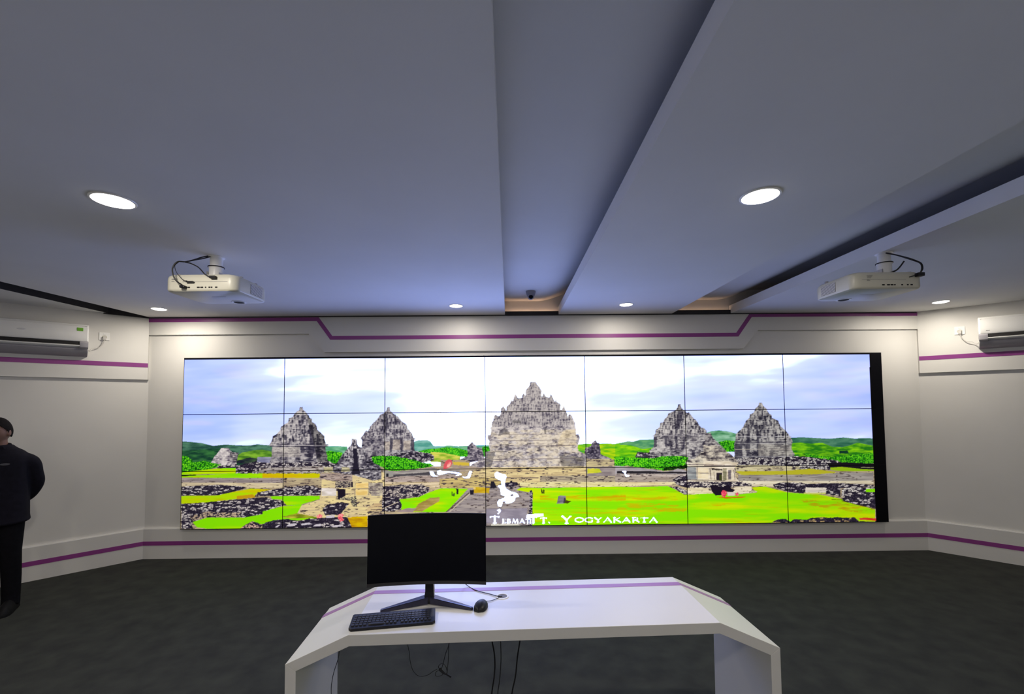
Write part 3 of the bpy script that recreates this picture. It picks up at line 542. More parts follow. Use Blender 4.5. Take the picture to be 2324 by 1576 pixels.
def tube(bm, pts, r, n=8, sm=8, rr=None):
    """round tube along a smooth path; rr gives a radius at each control point"""
    path = spline(pts, sm) if sm > 1 else [Vector(p) for p in pts]
    m = len(path); rad = [r]*m if rr is None else [float(np.interp(i/(m-1)*(len(pts)-1), range(len(pts)), rr)) for i in range(m)]
    ref = Vector((0, 0, 1)); rings = []
    t0 = (path[1]-path[0]).normalized()
    if abs(t0.dot(ref)) > .9: ref = Vector((0, 1, 0))
    nrm = (ref-t0*ref.dot(t0)).normalized()
    for i, p in enumerate(path):
        t = (path[min(i+1, m-1)]-path[max(i-1, 0)]).normalized()
        nrm = (nrm-t*nrm.dot(t)).normalized(); bn = t.cross(nrm)
        rings.append([bm.verts.new(p+(nrm*math.cos(2*math.pi*k/n)+bn*math.sin(2*math.pi*k/n))*rad[i]) for k in range(n)])
    for a, b in zip(rings[:-1], rings[1:]):
        for i in range(n): bm.faces.new((a[i], a[(i+1) % n], b[(i+1) % n], b[i]))
    bm.faces.new(rings[0][::-1]); bm.faces.new(rings[-1]); return bm
def T_(*a, **k): return tube(bmesh.new(), *a, **k)
def loft(bm, rings):
    R = [[bm.verts.new(p) for p in ring] for ring in rings]; n = len(R[0])
    for a, b in zip(R[:-1], R[1:]):
        for i in range(n): bm.faces.new((a[i], a[(i+1) % n], b[(i+1) % n], b[i]))
    bm.faces.new(R[0][::-1]); bm.faces.new(R[-1]); return bm
def ell(cx, cy, z, rx, ry, n=28, e=2.3, tilt=0):
    out = []
    for i in range(n):
        a = 2*math.pi*i/n; c, s = math.cos(a), math.sin(a)
        out.append(Vector((cx+rx*abs(c)**(2/e)*(1 if c >= 0 else -1), cy+ry*abs(s)**(2/e)*(1 if s >= 0 else -1), z+tilt*s)))
    return out
def ball(bm, c, r, seg=16):
    m = Matrix.Translation(c) @ Matrix.Diagonal((r[0], r[1], r[2], 1))
    bmesh.ops.create_uvsphere(bm, u_segments=seg, v_segments=seg//2+2, radius=1, matrix=m); return bm
def fuse(bm, voxel, it=4, fac=.5):
    """melt overlapping closed pieces into one continuous skin"""
    me = bpy.data.meshes.new('tmp'); bmesh.ops.recalc_face_normals(bm, faces=bm.faces); bm.to_mesh(me); bm.free()
    o = bpy.data.objects.new('tmp', me); COL.objects.link(o)
    a = o.modifiers.new('r', 'REMESH'); a.mode = 'VOXEL'; a.voxel_size = voxel
    b = o.modifiers.new('s', 'SMOOTH'); b.iterations = it; b.factor = fac
    dg = bpy.context.evaluated_depsgraph_get(); dg.update()
    out = bpy.data.meshes.new_from_object(o.evaluated_get(dg)); bpy.data.objects.remove(o); bpy.data.meshes.remove(me)
    return out
def clone(root, loc, rz, label, group=None):
    c = root.copy(); COL.objects.link(c); c.location = loc; c.rotation_euler = (0, 0, rz); c['label'] = label
    if group: c['group'] = group
    for ch in list(root.children):
        d = ch.copy(); COL.objects.link(d); d.parent = c
        for g in list(ch.children): e = g.copy(); COL.objects.link(e); e.parent = d
    return c
R = math.radians
# ------------------------------------------------------------------ the room shell
YF, XL, XR, H, HU, HV = 5.413, -4.403, 5.080, 2.909, 3.085, 3.46
TS = 2.4; s2 = math.sqrt(.5)
LX, RX, YS, YB = XL-TS*s2, XR+TS*s2, YF-TS*s2, -1.5
def poly_wall(name, p, q, z0, z1, m, th=.12, label=None):
    """wall slab between plan points p and q, thickness outward (room on the right hand of p->q)"""
    p = Vector(p); q = Vector(q); d = (q-p).normalized(); n = Vector((-d.y, d.x))*th
    return struct(name, P_([tuple(p), tuple(q), tuple(q+n), tuple(p+n)], 'z', z0, z1), m, label)
poly_wall('wall_far', (XL-.05, YF), (XR+.05, YF), 0, HV, M['wall'])
poly_wall('wall_left', (LX, YS), (XL, YF), 0, HV, M['wall'])
poly_wall('wall_right', (XR, YF), (RX, YS), 0, HV, M['wall'])
poly_wall('wall_left_side', (LX, YB), (LX, YS), 0, HV, M['wall'])
poly_wall('wall_right_side', (RX, YS), (RX, YB), 0, HV, M['wall'])
poly_wall('wall_back', (RX, YB), (LX, YB), 0, HV, M['wall'])
struct('floor', B_(LX-.3, RX+.3, YB-.3, YF+.3, -.1, 0), M['carpet'])
struct('ceiling', B_(LX-.3, RX+.3, YB-.3, YF+.3, HV, HV+.1), M['dark'])   # void above the rafts; its shade is put into the dark colour
def cove_board(x0, lip, st, rise):
    # upper ceiling board of a recess; towards the next raft it sweeps up into the unlit void
    xs = [lip-st+(st+.24)*i/16 for i in range(17)]; zc = lambda x: HU+rise*max(0, (x-lip+st)/(st+.24))**1.6
    xs.append(lip+.70); pts = [(x0, HU)]+[(x, zc(min(x, lip+.24))) for x in xs]+[(x, zc(min(x, lip+.24))+.02) for x in xs[::-1]]+[(x0, HU+.02)]
    return struct('ceiling', P_(pts, 'y', YB+.01, YF-.002), M['ceil'], smooth=True)
cove_board(-.40, .620, .24, .18); cove_board(1.60, 2.744, .17, .125)
# dropped ceiling rafts with their upstanding edges; the gaps between them open into the dark void
def raft(x0, x1, n):
    yl = lambda x: min(YF, YF-max(0, XL-x), YF-max(0, x-XR))-.004
    xs = [x for x in (x0, XL, XR, x1) if x0 <= x <= x1]; xs = sorted(set(xs))
    pts = [(x0, YB+.01)]+[(x1, YB+.01)]+[(x, max(yl(x), YS)) for x in xs[::-1]]
    return struct(n, P_(pts, 'z', H, H+.10), M['ceil'])
GAPL = -4.64
raft(-4.372, -.038, 'ceiling'); raft(.620, 2.016, 'ceiling'); raft(2.744, RX-.01, 'ceiling'); raft(LX+.01, GAPL, 'ceiling')
# dark strip along the left raft's edge, facing the gap
struct('trim_11', P_([(GAPL, YB+.02), (GAPL, 5.16), (GAPL+.006, 5.16), (GAPL+.006, YB+.02)], 'z', H-.001, H+.101), M['dark'])
# dark shadow-gap trim at the top of the far wall
struct('trim_1', B_(XL+.03, XR-.03, YF-.045, YF-.039, H-.011, H+.042), M['dark'])
struct('trim_12', B_(XL+.03, XR-.03, YF-.039, YF-.001, H-.011, H-.003), M['dark'])
# stepped wall cladding: mitred offset polyline along the left splay, far wall and right splay
k = math.tan(R(22.5))
def clad(name, off0, off1, z0, z1, m, span, tl=2.39, tr=2.39):
    def pl(o):
        a = Vector((XL-tl*s2, YF-tl*s2))+Vector((s2, -s2))*o; b = Vector((XL+o*k, YF-o))
        c = Vector((XR-o*k, YF-o)); d = Vector((XR+tr*s2, YF-tr*s2))+Vector((-s2, -s2))*o
        return [a, b, c, d]
    A, Bq = pl(off0), pl(off1)
    bm = bmesh.new()
    for i in span: prism(bm, [tuple(A[i]), tuple(A[i+1]), tuple(Bq[i+1]), tuple(Bq[i])], 'z', z0, z1)
    return struct(name, bm, m)
PR = .032
def sloped_band(name, i, z0, z1, off, m, ledge=0):
    return clad(name, 0, off, z0, z1, m, [i])
for i, n in enumerate(('left', 'far', 'right')):
    # baseboard with a chamfered, light-catching ledge
    def pl(o):
        a = Vector((XL-2.39*s2, YF-2.39*s2))+Vector((s2, -s2))*o; b = Vector((XL+o*k, YF-o))
        c = Vector((XR-o*k, YF-o)); d = Vector((XR+2.39*s2, YF-2.39*s2))+Vector((-s2, -s2))*o
        return [a, b, c, d]
    prof = [(0, 0), (PR, 0), (PR, .350), (PR-.008, .362), (0, .362)]
    P0_, P1_ = pl, pl
    bm = bmesh.new(); A = [bm.verts.new((*pl(o)[i], z)) for o, z in prof]; Bv = [bm.verts.new((*pl(o)[i+1], z)) for o, z in prof]
    bm.faces.new(A); bm.faces.new(Bv[::-1])
    for j in range(5): bm.faces.new((A[j], Bv[j], Bv[(j+1) % 5], A[(j+1) % 5]))
    struct('baseboard_'+n, bm, M['wall'])
clad('trim_2', PR-.006, PR+.003, .158, .206, M['purple'], [0]); clad('trim_3', PR-.006, PR+.003, .158, .206, M['purple'], [1]); clad('trim_4', PR-.006, PR+.003, .158, .206, M['purple'], [2])
clad('trim_5', 0, PR, 2.146, H-.001, M['wall'], [0]); clad('trim_6', 0, PR, 2.150, H-.001, M['wall'], [2])
clad('trim_7', PR-.006, PR+.003, 2.296, 2.346, M['purple'], [0]); clad('trim_8', PR-.006, PR+.003, 2.306, 2.356, M['purple'], [2])
y1 = YF-PR; a0 = XL+PR*k; b0 = XR-PR*k
struct('trim_9', P_([(a0, H-.001), (a0, 2.694), (-2.445, 2.694), (-2.253, 2.466), (2.894, 2.470), (3.082, 2.697), (b0, 2.697), (b0, H-.001)], 'y', YF, y1), M['wall'])
def ribbon(pts, w):
    """mitred band of width w under a polyline"""
    P = [Vector(p) for p in pts]; out = []
    for i, p in enumerate(P):
        d0 = (P[i]-P[i-1]).normalized() if i else (P[1]-P[0]).normalized(); d1 = (P[i+1]-P[i]).normalized() if i < len(P)-1 else d0
        n0 = Vector((d0.y, -d0.x)); n1 = Vector((d1.y, -d1.x)); m = (n0+n1).normalized(); out.append(p+m*(w/m.dot(n0)))
    return [tuple(p) for p in P]+[tuple(p) for p in out[::-1]]
struct('trim_10', P_(ribbon([(a0, 2.896), (-2.322, 2.896), (-2.155, 2.664), (2.812, 2.667), (2.985, 2.908), (b0, 2.908)], .046), 'y', y1+.004, y1-.004), M['purple'])
# ------------------------------------------------------------------ the video wall
VX, VZ, VW, VH, VY = -3.914, .359, 8.467, 2.041, YF-.085
HM = (192.72502465787986, 8.060221466630567, 409.3163882901899, -0.33270035799893666, -183.575724046689, 1202.1288648298455, 0.0014460231756168581, 0.008361148148756346)
def trace(u, v):
    """metres on the video wall -> the coordinates the picture was drawn in"""
    d = HM[6]*u+HM[7]*v+1
    return (HM[0]*u+HM[1]*v+HM[2])/d, (HM[3]*u+HM[4]*v+HM[5])/d
def srgb2lin(c): return np.where(c <= .04045, c/12.92, ((c+.055)/1.055)**2.4)
vw = thing('video_wall', 'huge wide video wall of seamed panels showing stone temples above bright green lawns', 'screen', (VX, YF, VZ))
bm = B_(-.004, VW+.004, -.080, -.0, -.004, VH+.004)
obj('casing', bm, M['casing'], vw)
pm = bpy.data.materials.new('lit_display_panel'); pm.use_nodes = True; nt = pm.node_tree; b = nt.nodes['Principled BSDF']
b.inputs['Base Color'].default_value = (.003, .003, .005, 1); b.inputs['Roughness'].default_value = .4; b.inputs['Specular IOR Level'].default_value = .1
at = nt.nodes.new('ShaderNodeAttribute'); at.attribute_name = 'picture'; nt.links.new(at.outputs['Color'], b.inputs['Emission Color'])
# liquid crystal panels lose luminance off axis, in every direction alike
ge = nt.nodes.new('ShaderNodeNewGeometry'); dp = nt.nodes.new('ShaderNodeVectorMath'); dp.operation = 'DOT_PRODUCT'
nt.links.new(ge.outputs['Normal'], dp.inputs[0]); nt.links.new(ge.outputs['Incoming'], dp.inputs[1])
mr = nt.nodes.new('ShaderNodeMapRange'); mr.inputs['From Min'].default_value = 0; mr.inputs['From Max'].default_value = 1
mr.inputs['To Min'].default_value = .04*SCREEN_GAIN; mr.inputs['To Max'].default_value = 1.1*SCREEN_GAIN
nt.links.new(dp.outputs['Value'], mr.inputs['Value']); nt.links.new(mr.outputs['Result'], b.inputs['Emission Strength'])
NX, NY = 200, 112
def display_panel(ci, ri):
    w, h = VW/7, VH/3; g = .0042
    us = np.linspace(ci*w+g, (ci+1)*w-g, NX+1); vs = np.linspace(ri*h+g, (ri+1)*h-g, NY+1)
    U, V = np.meshgrid(us, vs); X, Y = trace(U, V)
    c = paint_aa(X, Y, 1.1, 1.1, 2)
    inpic = (U < VW-.152+.004*(V/VH)) & (V < VH-.022)
    c = srgb2lin(c)
    # the backlight runs far brighter than the camera can hold: whites and blues overshoot
    w = (np.clip((c.min(-1)-.76)/.24, 0, 1)**1.5)[..., None]; bl = np.clip((c[..., 2:]-.7)/.3, 0, 1)
    c = c*(1+w*np.array([2.2, 3.3, 5.2]))*(1+bl*np.array([0, 0, .6]))
    c = c*inpic[..., None]
    n = (NX+1)*(NY+1); me = bpy.data.meshes.new('display_panel')
    co = np.zeros((n, 3), np.float32); co[:, 0] = U.ravel(); co[:, 1] = -.0835; co[:, 2] = V.ravel()
    i = np.arange(NX)[None, :]+np.arange(NY)[:, None]*(NX+1)
    f = np.stack([i, i+1, i+NX+2, i+NX+1], -1).reshape(-1, 4)
    # close the panel with a thin body behind the glass
    nf = len(f); cor = [0, NX, n-1, n-1-NX]
    co = np.vstack([co, co[cor]+np.array([0, .0035, 0], np.float32)])
    me.from_pydata([], [], [])
    me.vertices.add(n+4); me.vertices.foreach_set('co', co.ravel())
    me.loops.add(nf*4+4); loops = np.concatenate([f.ravel(), np.array([n+3, n+2, n+1, n])]); me.loops.foreach_set('vertex_index', loops.astype(np.int32))
    me.polygons.add(nf+1); me.polygons.foreach_set('loop_start', np.arange(0, (nf+1)*4, 4, dtype=np.int32))
    me.update(calc_edges=True)
    a = me.color_attributes.new('picture', 'FLOAT_COLOR', 'POINT'); cc = np.zeros((n+4, 4), np.float32); cc[:n, :3] = c.reshape(-1, 3); cc[:, 3] = 1
    a.data.foreach_set('color', cc.ravel()); me.materials.append(pm)
    o = bpy.data.objects.new('display_panel', me); COL.objects.link(o); o.parent = vw
for ri in range(3):
    for ci in range(7): display_panel(ci, ri)
# ------------------------------------------------------------------ downlights
def downlight(x, y, d, label, first=None, watt=1.):
    if first:
        t = clone(first, (x, y, H), 0, label)
        if watt != 1.:
            for c in t.children:
                if c.type == 'LIGHT': c.data = c.data.copy(); c.data.energy = LAMP_W*watt
        return t
    r = d/2; t = thing('downlight', label, 'ceiling light', (x, y, H), 0, 'round ceiling downlights')
    obj('trim_ring', L_([(r+.012, 0), (r+.010, -.004), (r+.001, -.005), (r, -.001)], n=48), M['plas2'], t, True)
    obj('diffuser', L_([(r, .0), (r*.99, -.006), (r*.8, -.011), (r*.4, -.014), (.001, -.015)], n=48), M['lamp'], t, True)
    ld = bpy.data.lights.new('downlight_bulb', 'AREA'); ld.shape = 'DISK'; ld.size = d*.9; ld.energy = LAMP_W*watt; ld.color = LAMP_COL; ld.spread = R(180)
    lo = bpy.data.objects.new('downlight_bulb', ld); COL.objects.link(lo); lo.parent = t; lo.location = (0, 0, -.018)
    return t
nl = downlight(-2.078, 2.294, .176, 'large round downlight on the ceiling left of and nearer than the left projector')
downlight(1.342, 2.281, .176, 'large round downlight on the ceiling raft right of the long recess', nl)
fl = downlight(-3.889, 4.897, .136, 'small round downlight in the ceiling corner above the left air conditioner', None, .55)
downlight(-.576, 4.846, .136, 'small round downlight just left of the dome camera recess, close to the far wall', fl, .33)
downlight(1.311, 4.840, .136, 'small round downlight just right of the dome camera recess, close to the far wall', fl, .33)
downlight(4.809, 4.817, .136, 'small round downlight in the ceiling corner above the right wall socket', fl)
for x, w in ((-4.9, 'far left'), (-2.078, 'left'), (1.342, 'right'), (5.3, 'far right')):
    downlight(x, -.55, .176, 'large round downlight behind the viewer, '+w+' of its row', nl)
struct('trim_13', P_([(XL+.01, YF-.01), (XL-.29, YF-.31), (XL-.29+.034, YF-.31-.034), (XL+.01+.034*s2, YF-.01-.034)], 'z', H-.012, H+.3), M['dark'])
# warm light strips tucked behind the dark trim where the recesses meet the far wall
for x0, x1, st_, lb in ((-.03, .60, 1.0, 'warm light strip hidden at the far end of the recess with the dome camera'), (2.03, 2.73, .5, 'warm light strip hidden at the far end of the recess by the right projector')):
    t = thing('cove_light', lb, 'light strip', ((x0+x1)/2, YF-.020, H+.012), 0)
    w = (x1-x0)/2-.02
    obj('channel', P_([(-.010, 0), (.010, 0), (.010, .010), (.008, .010), (.008, .002), (-.008, .002), (-.008, .010), (-.010, .010)], 'x', -w, w), M['plas2'], t)
    obj('strip', B_(-w+.002, w-.002, -.007, .007, .002, .006), emat('warm_strip', (1, .60, .36), COVE*st_), t)
# ------------------------------------------------------------------ projectors
def projector(name, x, y, z, mx, flip, label):
    """case hung upside down; x,y,z = middle of the rear face's lower edge; flip mirrors left and right"""
    f = -1 if flip else 1
    t = thing(name, label, 'projector', (x, y, z))
    W, Dp, Hh = .50, .40, .118
    # plan outline with big rounded corners
    def outline(w, d, r, n=6, y0=0):
        out = []
        for cx, cy, a0 in ((w/2-r, y0+r, -90), (w/2-r, y0+d-r, 0), (-w/2+r, y0+d-r, 90), (-w/2+r, y0+r, 180)):
            for i in range(n+1): a = R(a0+90*i/n); out.append((cx+r*math.cos(a), cy+r*math.sin(a)))
        return out
    bm = bmesh.new()
    levels = [(.94, .95, 0, .010), (.985, .985, .006, .004), (1, 1, .016, 0), (1, 1, Hh-.03, 0), (.985, .98, Hh-.012, .004), (.93, .92, Hh, .014)]
    loft(bm, [[Vector((px*1, py+oy, zz)) for px, py in outline(W*a, Dp*bb, .055)] for a, bb, zz, oy in levels])
    obj('case', bm, M['plas'], t, True)
    obj('lens_window', L_([(.036, .002), (.035, -.003), (.026, -.005), (.001, -.005)], (.06*f, Dp-.055, 0), n=28), M['vent'], t, True)
    obj('lens_bezel', L_([(.052, .004), (.050, -.002), (.040, -.003), (.036, .0)], (.06*f, Dp-.055, 0), n=28), M['plas2'], t, True)
    obj('hinge_slot', B_(-.05+.02*f, .05+.02*f, Dp*.42, Dp*.42+.007, -.0008, .004), M['gplas'], t)
    obj('case_seam', B_(-W/2+.13 if f > 0 else -W/2+.06, W/2-.06 if f > 0 else W/2-.13, -.0012, .004, .063, .0645), M['grille'], t)
    # sockets on the rear face
    xs = [-.085, -.02, .004, .035, .06, .075, .105] if f > 0 else [-.05, -.015, .01, .035, .085, .125, .15]
    for i, px in enumerate(xs):
        w = (.018, .020, .020, .010, .012, .012, .016)[i]
        obj('port', B_(px, px+w, -.0025, .004, .020, .030, .002), M['vent'], t)
    for j, (px, pz, w) in enumerate(((-.195, .083, .045), (-.195, .077, .030), (-.195, .065, .02)) if f > 0 else ((-.155, .090, .040), (-.155, .081, .036), (-.155, .073, .028), (-.155, .062, .018), (-.155, .055, .022))):
        obj('printed_mark', B_(px, px+w, -.0012, .003, pz, pz+.0035), M['print_'], t)
    # side air grille
    sx = W/2*f
    gb = obj('air_grille', B_(min(sx-.004*f, sx+.0015*f), max(sx-.004*f, sx+.0015*f), .17, .32, .022, .092), M['grille'], t)
    bm = bmesh.new()
    for i in range(8): box(bm, min(sx, sx+.003*f), max(sx, sx+.003*f), .17, .32, .026+i*.0085, .029+i*.0085)
    obj('slats', bm, M['plas2'], gb)
    # adjusting feet, now pointing up
    for px, py in ((-W/2+.07, .05), (W/2-.04, .12), (W/2-.04, .30)) if f > 0 else ((-W/2+.03, .30), (W/2-.05, .06)):
        obj('foot', L_([(.012, Hh-.004), (.013, Hh+.012), (.009, Hh+.014), (.001, Hh+.014)], (px, py, 0), n=16), M['gplas'], t, True)
    # ceiling bracket
    zt = H-z
    mo = obj('ceiling_bracket', L_([(.054, zt), (.054, zt-.006), (.040, zt-.008), (.040, zt-.070), (.048, zt-.072), (.048, zt-.082), (.044, zt-.084), (.044, Hh+.014), (.062, Hh+.012), (.062, Hh)], (mx, .165, 0), n=24), M['plas2'], t, True)
    bm = bmesh.new(); box(bm, mx-.055, mx+.055, .12, .21, Hh+.004, Hh+.012); box(bm, mx-.048, mx-.042, .13, .20, Hh, Hh+.06); box(bm, mx+.042, mx+.048, .13, .20, Hh, Hh+.05)
    obj('bracket_arm', bm, M['metal'], mo)
    obj('clamp_ring', L_([(.053, zt-.074), (.053, zt-.080)], (mx, .165, 0), n=24), M['blackp'], mo)
    return t
pl = projector('projector', -2.130, 3.030, 2.617, -.0, False, 'white projector hung from the left ceiling raft, its cables looping down over the rear sockets')
pr_ = projector('projector', 2.672, 3.035, 2.604, .115, True, 'white projector hung at the edge of the right ceiling raft, cables at its right end')
def cabl(pts, r, parent, m='cable', name='cable'): return obj(name, T_(pts, r, 8, 8), M[m], parent, True)
# left: bundle from the bracket, then three tails
cabl([(-.03, .12, .285), (-.05, .08, .262), (-.062, .04, .235), (-.10, 0, .205), (-.135, -.03, .195), (-.155, -.045, .150), (-.148, -.05, .100), (-.13, -.045, .060), (-.112, -.02, .040), (-.107, .0, .028)], .0045, pl, name='video_cable')
obj('plug', B_(-.120, -.086, -.032, .002, .016, .033, .004), M['blackp'], pl)
cabl([(-.02, .13, .285), (-.04, .09, .258), (-.07, .03, .225), (-.105, 0, .203), (-.06, -.012, .190), (-.01, -.01, .165), (.02, -.015, .138), (.05, -.02, .108), (.085, -.015, .092)], .004, pl, name='power_cable')
obj('plug', B_(.078, .118, -.026, .003, .082, .100, .003), M['blackp'], pl)
cabl([(-.135, -.02, .196), (-.145, -.04, .165), (-.13, -.045, .12), (-.115, -.03, .09), (-.10, -.02, .072), (-.075, -.018, .066)], .002, pl, name='cable_tie')
obj('network_plug', B_(-.085, -.035, -.022, .001, .056, .064, .002), M['blackp'], pl)
# right: cables sweep to the right-hand end
cabl([(.10, .13, .295), (.125, .09, .270), (.155, .05, .240), (.18, .02, .215), (.205, .005, .195), (.225, -.01, .170), (.222, -.02, .130), (.205, -.02, .105)], .0045, pr_, name='power_cable')
cabl([(.115, .13, .295), (.140, .085, .262), (.168, .045, .228), (.195, .015, .200), (.212, -.015, .170), (.205, -.03, .130), (.198, -.02, .100), (.165, -.01, .085), (.14, -.005, .078)], .003, pr_, name='video_cable')
obj('plug', B_(.182, .226, -.034, .002, .078, .104, .004), M['blackp'], pr_)
cabl([(.04, .13, .130), (.08, .10, .134), (.115, .06, .150), (.15, .04, .205)], .005, pr_, name='short_cable')
# ------------------------------------------------------------------ dome camera
t = thing('dome_camera', 'small white dome security camera in the long ceiling recess near the far wall', 'security camera', (.258, 4.93, HU))
obj('mounting_base', L_([(.056, 0), (.056, -.012), (.050, -.034), (.042, -.052)], n=32), M['gplas'], t, True)
bm = bmesh.new(); ball(bm, (0, 0, -.058), (.036, .036, .040), 24); obj('camera_ball', bm, M['gplas'], t, True)
bm = bmesh.new(); ball(bm, (0, -.016, -.066), (.027, .026, .027), 20); obj('lens', bm, M['blackg'], t, True)
# ------------------------------------------------------------------ air conditioners
def aircon(corner, rz, s, u0, ztop, label, sticker):
    """s=+1: wall normal is local +y, s=-1: local -y; u0 = distance of the near end from the corner"""
    t = thing('air_conditioner', label, 'air conditioner', (*corner, 0), rz)
    Lh = .86; o0 = PR; dz = ztop-2.740
    sec = [(o0, 2.395), (o0, 2.740), (.170, 2.738), (.195, 2.728), (.204, 2.700), (.206, 2.548), (.198, 2.540), (.120, 2.545), (.110, 2.500), (.170, 2.470), (.150, 2.440), (.110, 2.412)]
    obj('casing', P_([(s*a, z+dz) for a, z in sec], 'x', u0, u0+Lh, bev=.004), M['plas2'], t, True)
    sec = [(.196, 2.722), (.212, 2.706), (.216, 2.640), (.214, 2.560), (.206, 2.546), (.200, 2.56)]
    fp = obj('front_panel', P_([(s*a, z+dz) for a, z in sec], 'x', u0+.012, u0+Lh-.012), M['plas2'], t, True)
    obj('air_outlet', P_([(s*a, z+dz) for a, z in ((.112, 2.50), (.150, 2.480), (.205, 2.505), (.200, 2.545), (.12, 2.547))], 'x', u0+.07, u0+Lh-.07), M['vent'], t)
    for e0, e1 in ((u0, u0+.070), (u0+Lh-.07, u0+Lh)):
        obj('end_cap', P_([(s*a, z+dz) for a, z in ((.10, 2.50), (.165, 2.462), (.205, 2.480), (.212, 2.530), (.203, 2.547), (.12, 2.548))], 'x', e0, e1, bev=.004), M['gplas'] if e0 == u0 else M['plas2'], t, True)
    obj('louver', P_([(s*a, z+dz) for a, z in ((.160, 2.476), (.206, 2.492), (.209, 2.500), (.204, 2.503), (.155, 2.485))], 'x', u0+.066, u0+Lh-.066), M['plas2'], t, True)
    obj('underside', P_([(s*a, z+dz) for a, z in ((o0, 2.388), (.10, 2.398), (.148, 2.428), (.172, 2.462), (.166, 2.475), (.12, 2.44), (o0, 2.41))], 'x', u0+.004, u0+Lh-.004), M['gplas'], t, True)
    if sticker:
        obj('energy_label', B_(u0+.045, u0+.094, *sorted((s*.206, s*.2175)), 2.655+dz, 2.692+dz, .001), M['green'], t)
        lg = obj('logo_badge', L_([(.03, .2145*s), (.028, .2175*s), (.001, .218*s)], n=20, axis='y'), M['metal'], t, True, (u0+.50, 0, 2.632+dz))
        lg.scale = (1.1, 1, .28)
    else:
        obj('printed_mark', B_(u0+.055, u0+.085, *sorted((s*.206, s*.2165)), 2.575+dz, 2.581+dz), M['print_'], t)
    obj('indicator', B_(u0+.012, u0+.020, *sorted((s*.205, s*.2155)), 2.712+dz, 2.717+dz), M['plas2'], t)
    return t
aL = aircon((XL, YF), R(-135), 1, .545, 2.738, 'white wall air conditioner with a green sticker, on the left splayed wall', True)
aR = aircon((XR, YF), R(-45), -1, .522, 2.750, 'white wall air conditioner without sticker, on the right splayed wall', False)
def socket(corner, rz, s, u0, u1, z0, z1, label):
    t = thing('wall_socket', label, 'socket', (*corner, 0), rz)
    o = s*PR
    obj('plate', B_(u0, u1, *sorted((o, o+s*.010)), z0, z1, .002), M['plas2'], t)
    obj('socket_well', L_([(.022, o), (.022, o+s*.0115), (.019, o+s*.012), (.018, o+s*.0102)], ((u0+u1)/2, 0, (z0+z1)/2-.01), n=24, axis='y'), M['plas'], t, True)
    obj('switch_rocker', B_((u0+u1)/2-.012, (u0+u1)/2+.012, *sorted((o+s*.009, o+s*.014)), z1-.026, z1-.012, .002), M['plas2'], t)
    return t
socket((XL, YF), R(-135), 1, .365, .455, 2.590, 2.680, 'square white wall socket beside the left air conditioner')
socket((XR, YF), R(-45), -1, .330, .420, 2.585, 2.680, 'square white wall socket beside the right air conditioner')
def plugcord(t, s, us, zs, ue, ze):
    o = s*PR
    obj('plug', B_(us-.014, us+.014, *sorted((o+s*.010, o+s*.040)), zs-.03, zs+.012, .005), M['wcable'], t)
    cabl([(us, o+s*.03, zs-.025), (us+.01, o+s*.03, zs-.07), (us+.05, o+s*.03, zs-.125), (us+.10, o+s*.05, zs-.135), ((us+ue)/2+.05, o+s*.07, ze-.02), (ue, o+s*.10, ze)], .0042, t, 'wcable', 'power_cord')
plugcord(aL, 1, .41, 2.62, .549, 2.465); plugcord(aR, -1, .375, 2.62, .530, 2.475)
# ------------------------------------------------------------------ the desk
A23 = R(2.3); ZT = .757
desk = thing('control_desk', 'white angular bridge-shaped desk with a purple inlay line across its top', 'desk', (-.752, 2.092, 0), A23)
DD = .560
top = [(-.284, .634), (0, ZT), (1.762, ZT), (2.056, .628), (2.008, .595), (1.760, .705), (.004, .705), (-.235, .602)]
obj('tabletop', P_(top, 'y', 0, DD, bev=.0015), M['desk'], desk)
obj('leg', P_([(-.284, 0), (-.284, .634), (-.235, .602), (-.235, 0)], 'y', 0, DD, bev=.0015), M['desk'], desk)
obj('leg', P_([(2.056, 0), (2.056, .628), (2.008, .595), (2.008, 0)], 'y', 0, DD, bev=.0015), M['desk'], desk)
e = .0012
st = obj('inlay_stripe', P_([(-.284-e, .634+e), (0, ZT+e), (1.762, ZT+e), (2.056+e, .628+e), (2.054, .622), (1.762, ZT-.003), (0, ZT-.003), (-.281, .628)], 'y', .438, .482), M['lilac'], desk)
st['label'] = 'purple inlay line'
gr = obj('cable_grommet', L_([(.036, ZT-.002), (.035, ZT+.003), (.027, ZT+.0035), (.026, ZT+.001)], (.722, .358, 0), n=32), M['plas2'], desk, True)
obj('grommet_cap', L_([(.0262, ZT-.001), (.026, ZT+.002), (.001, ZT+.0025)], (.722, .358, 0), n=32), M['grille'], gr, True)
def on_desk(name, label, cat, x, y, rz=0, z=ZT):
    c, s_ = math.cos(A23), math.sin(A23)
    return thing(name, label, cat, (-.752+x*c-y*s_, 2.092+x*s_+y*c, z), A23+rz)
# ------------------------------------------------------------------ monitor
mon = on_desk('monitor', 'black curved computer monitor switched off, standing on the desk', 'monitor', .330, .300, R(-.6))
RAD = 1.8; MW, MH, MZ = .612, .362, .124
def curved(x0, x1, z0, z1, y0, y1, n=24, tilt=.03):
    bm = bmesh.new(); r = []
    for i in range(n+1):
        x = x0+(x1-x0)*i/n; sg = RAD-math.sqrt(RAD*RAD-x*x)
        q = lambda yy, zz: Vector((x, yy-sg+(zz-MZ)*tilt, zz))
        r.append([bm.verts.new(q(y0, z0)), bm.verts.new(q(y1, z0)), bm.verts.new(q(y1, z1)), bm.verts.new(q(y0, z1))])
    for a, b2 in zip(r[:-1], r[1:]):
        for j in range(4): bm.faces.new((a[j], a[(j+1) % 4], b2[(j+1) % 4], b2[j]))
    bm.faces.new(r[0][::-1]); bm.faces.new(r[-1]); return bm
YM = -.055
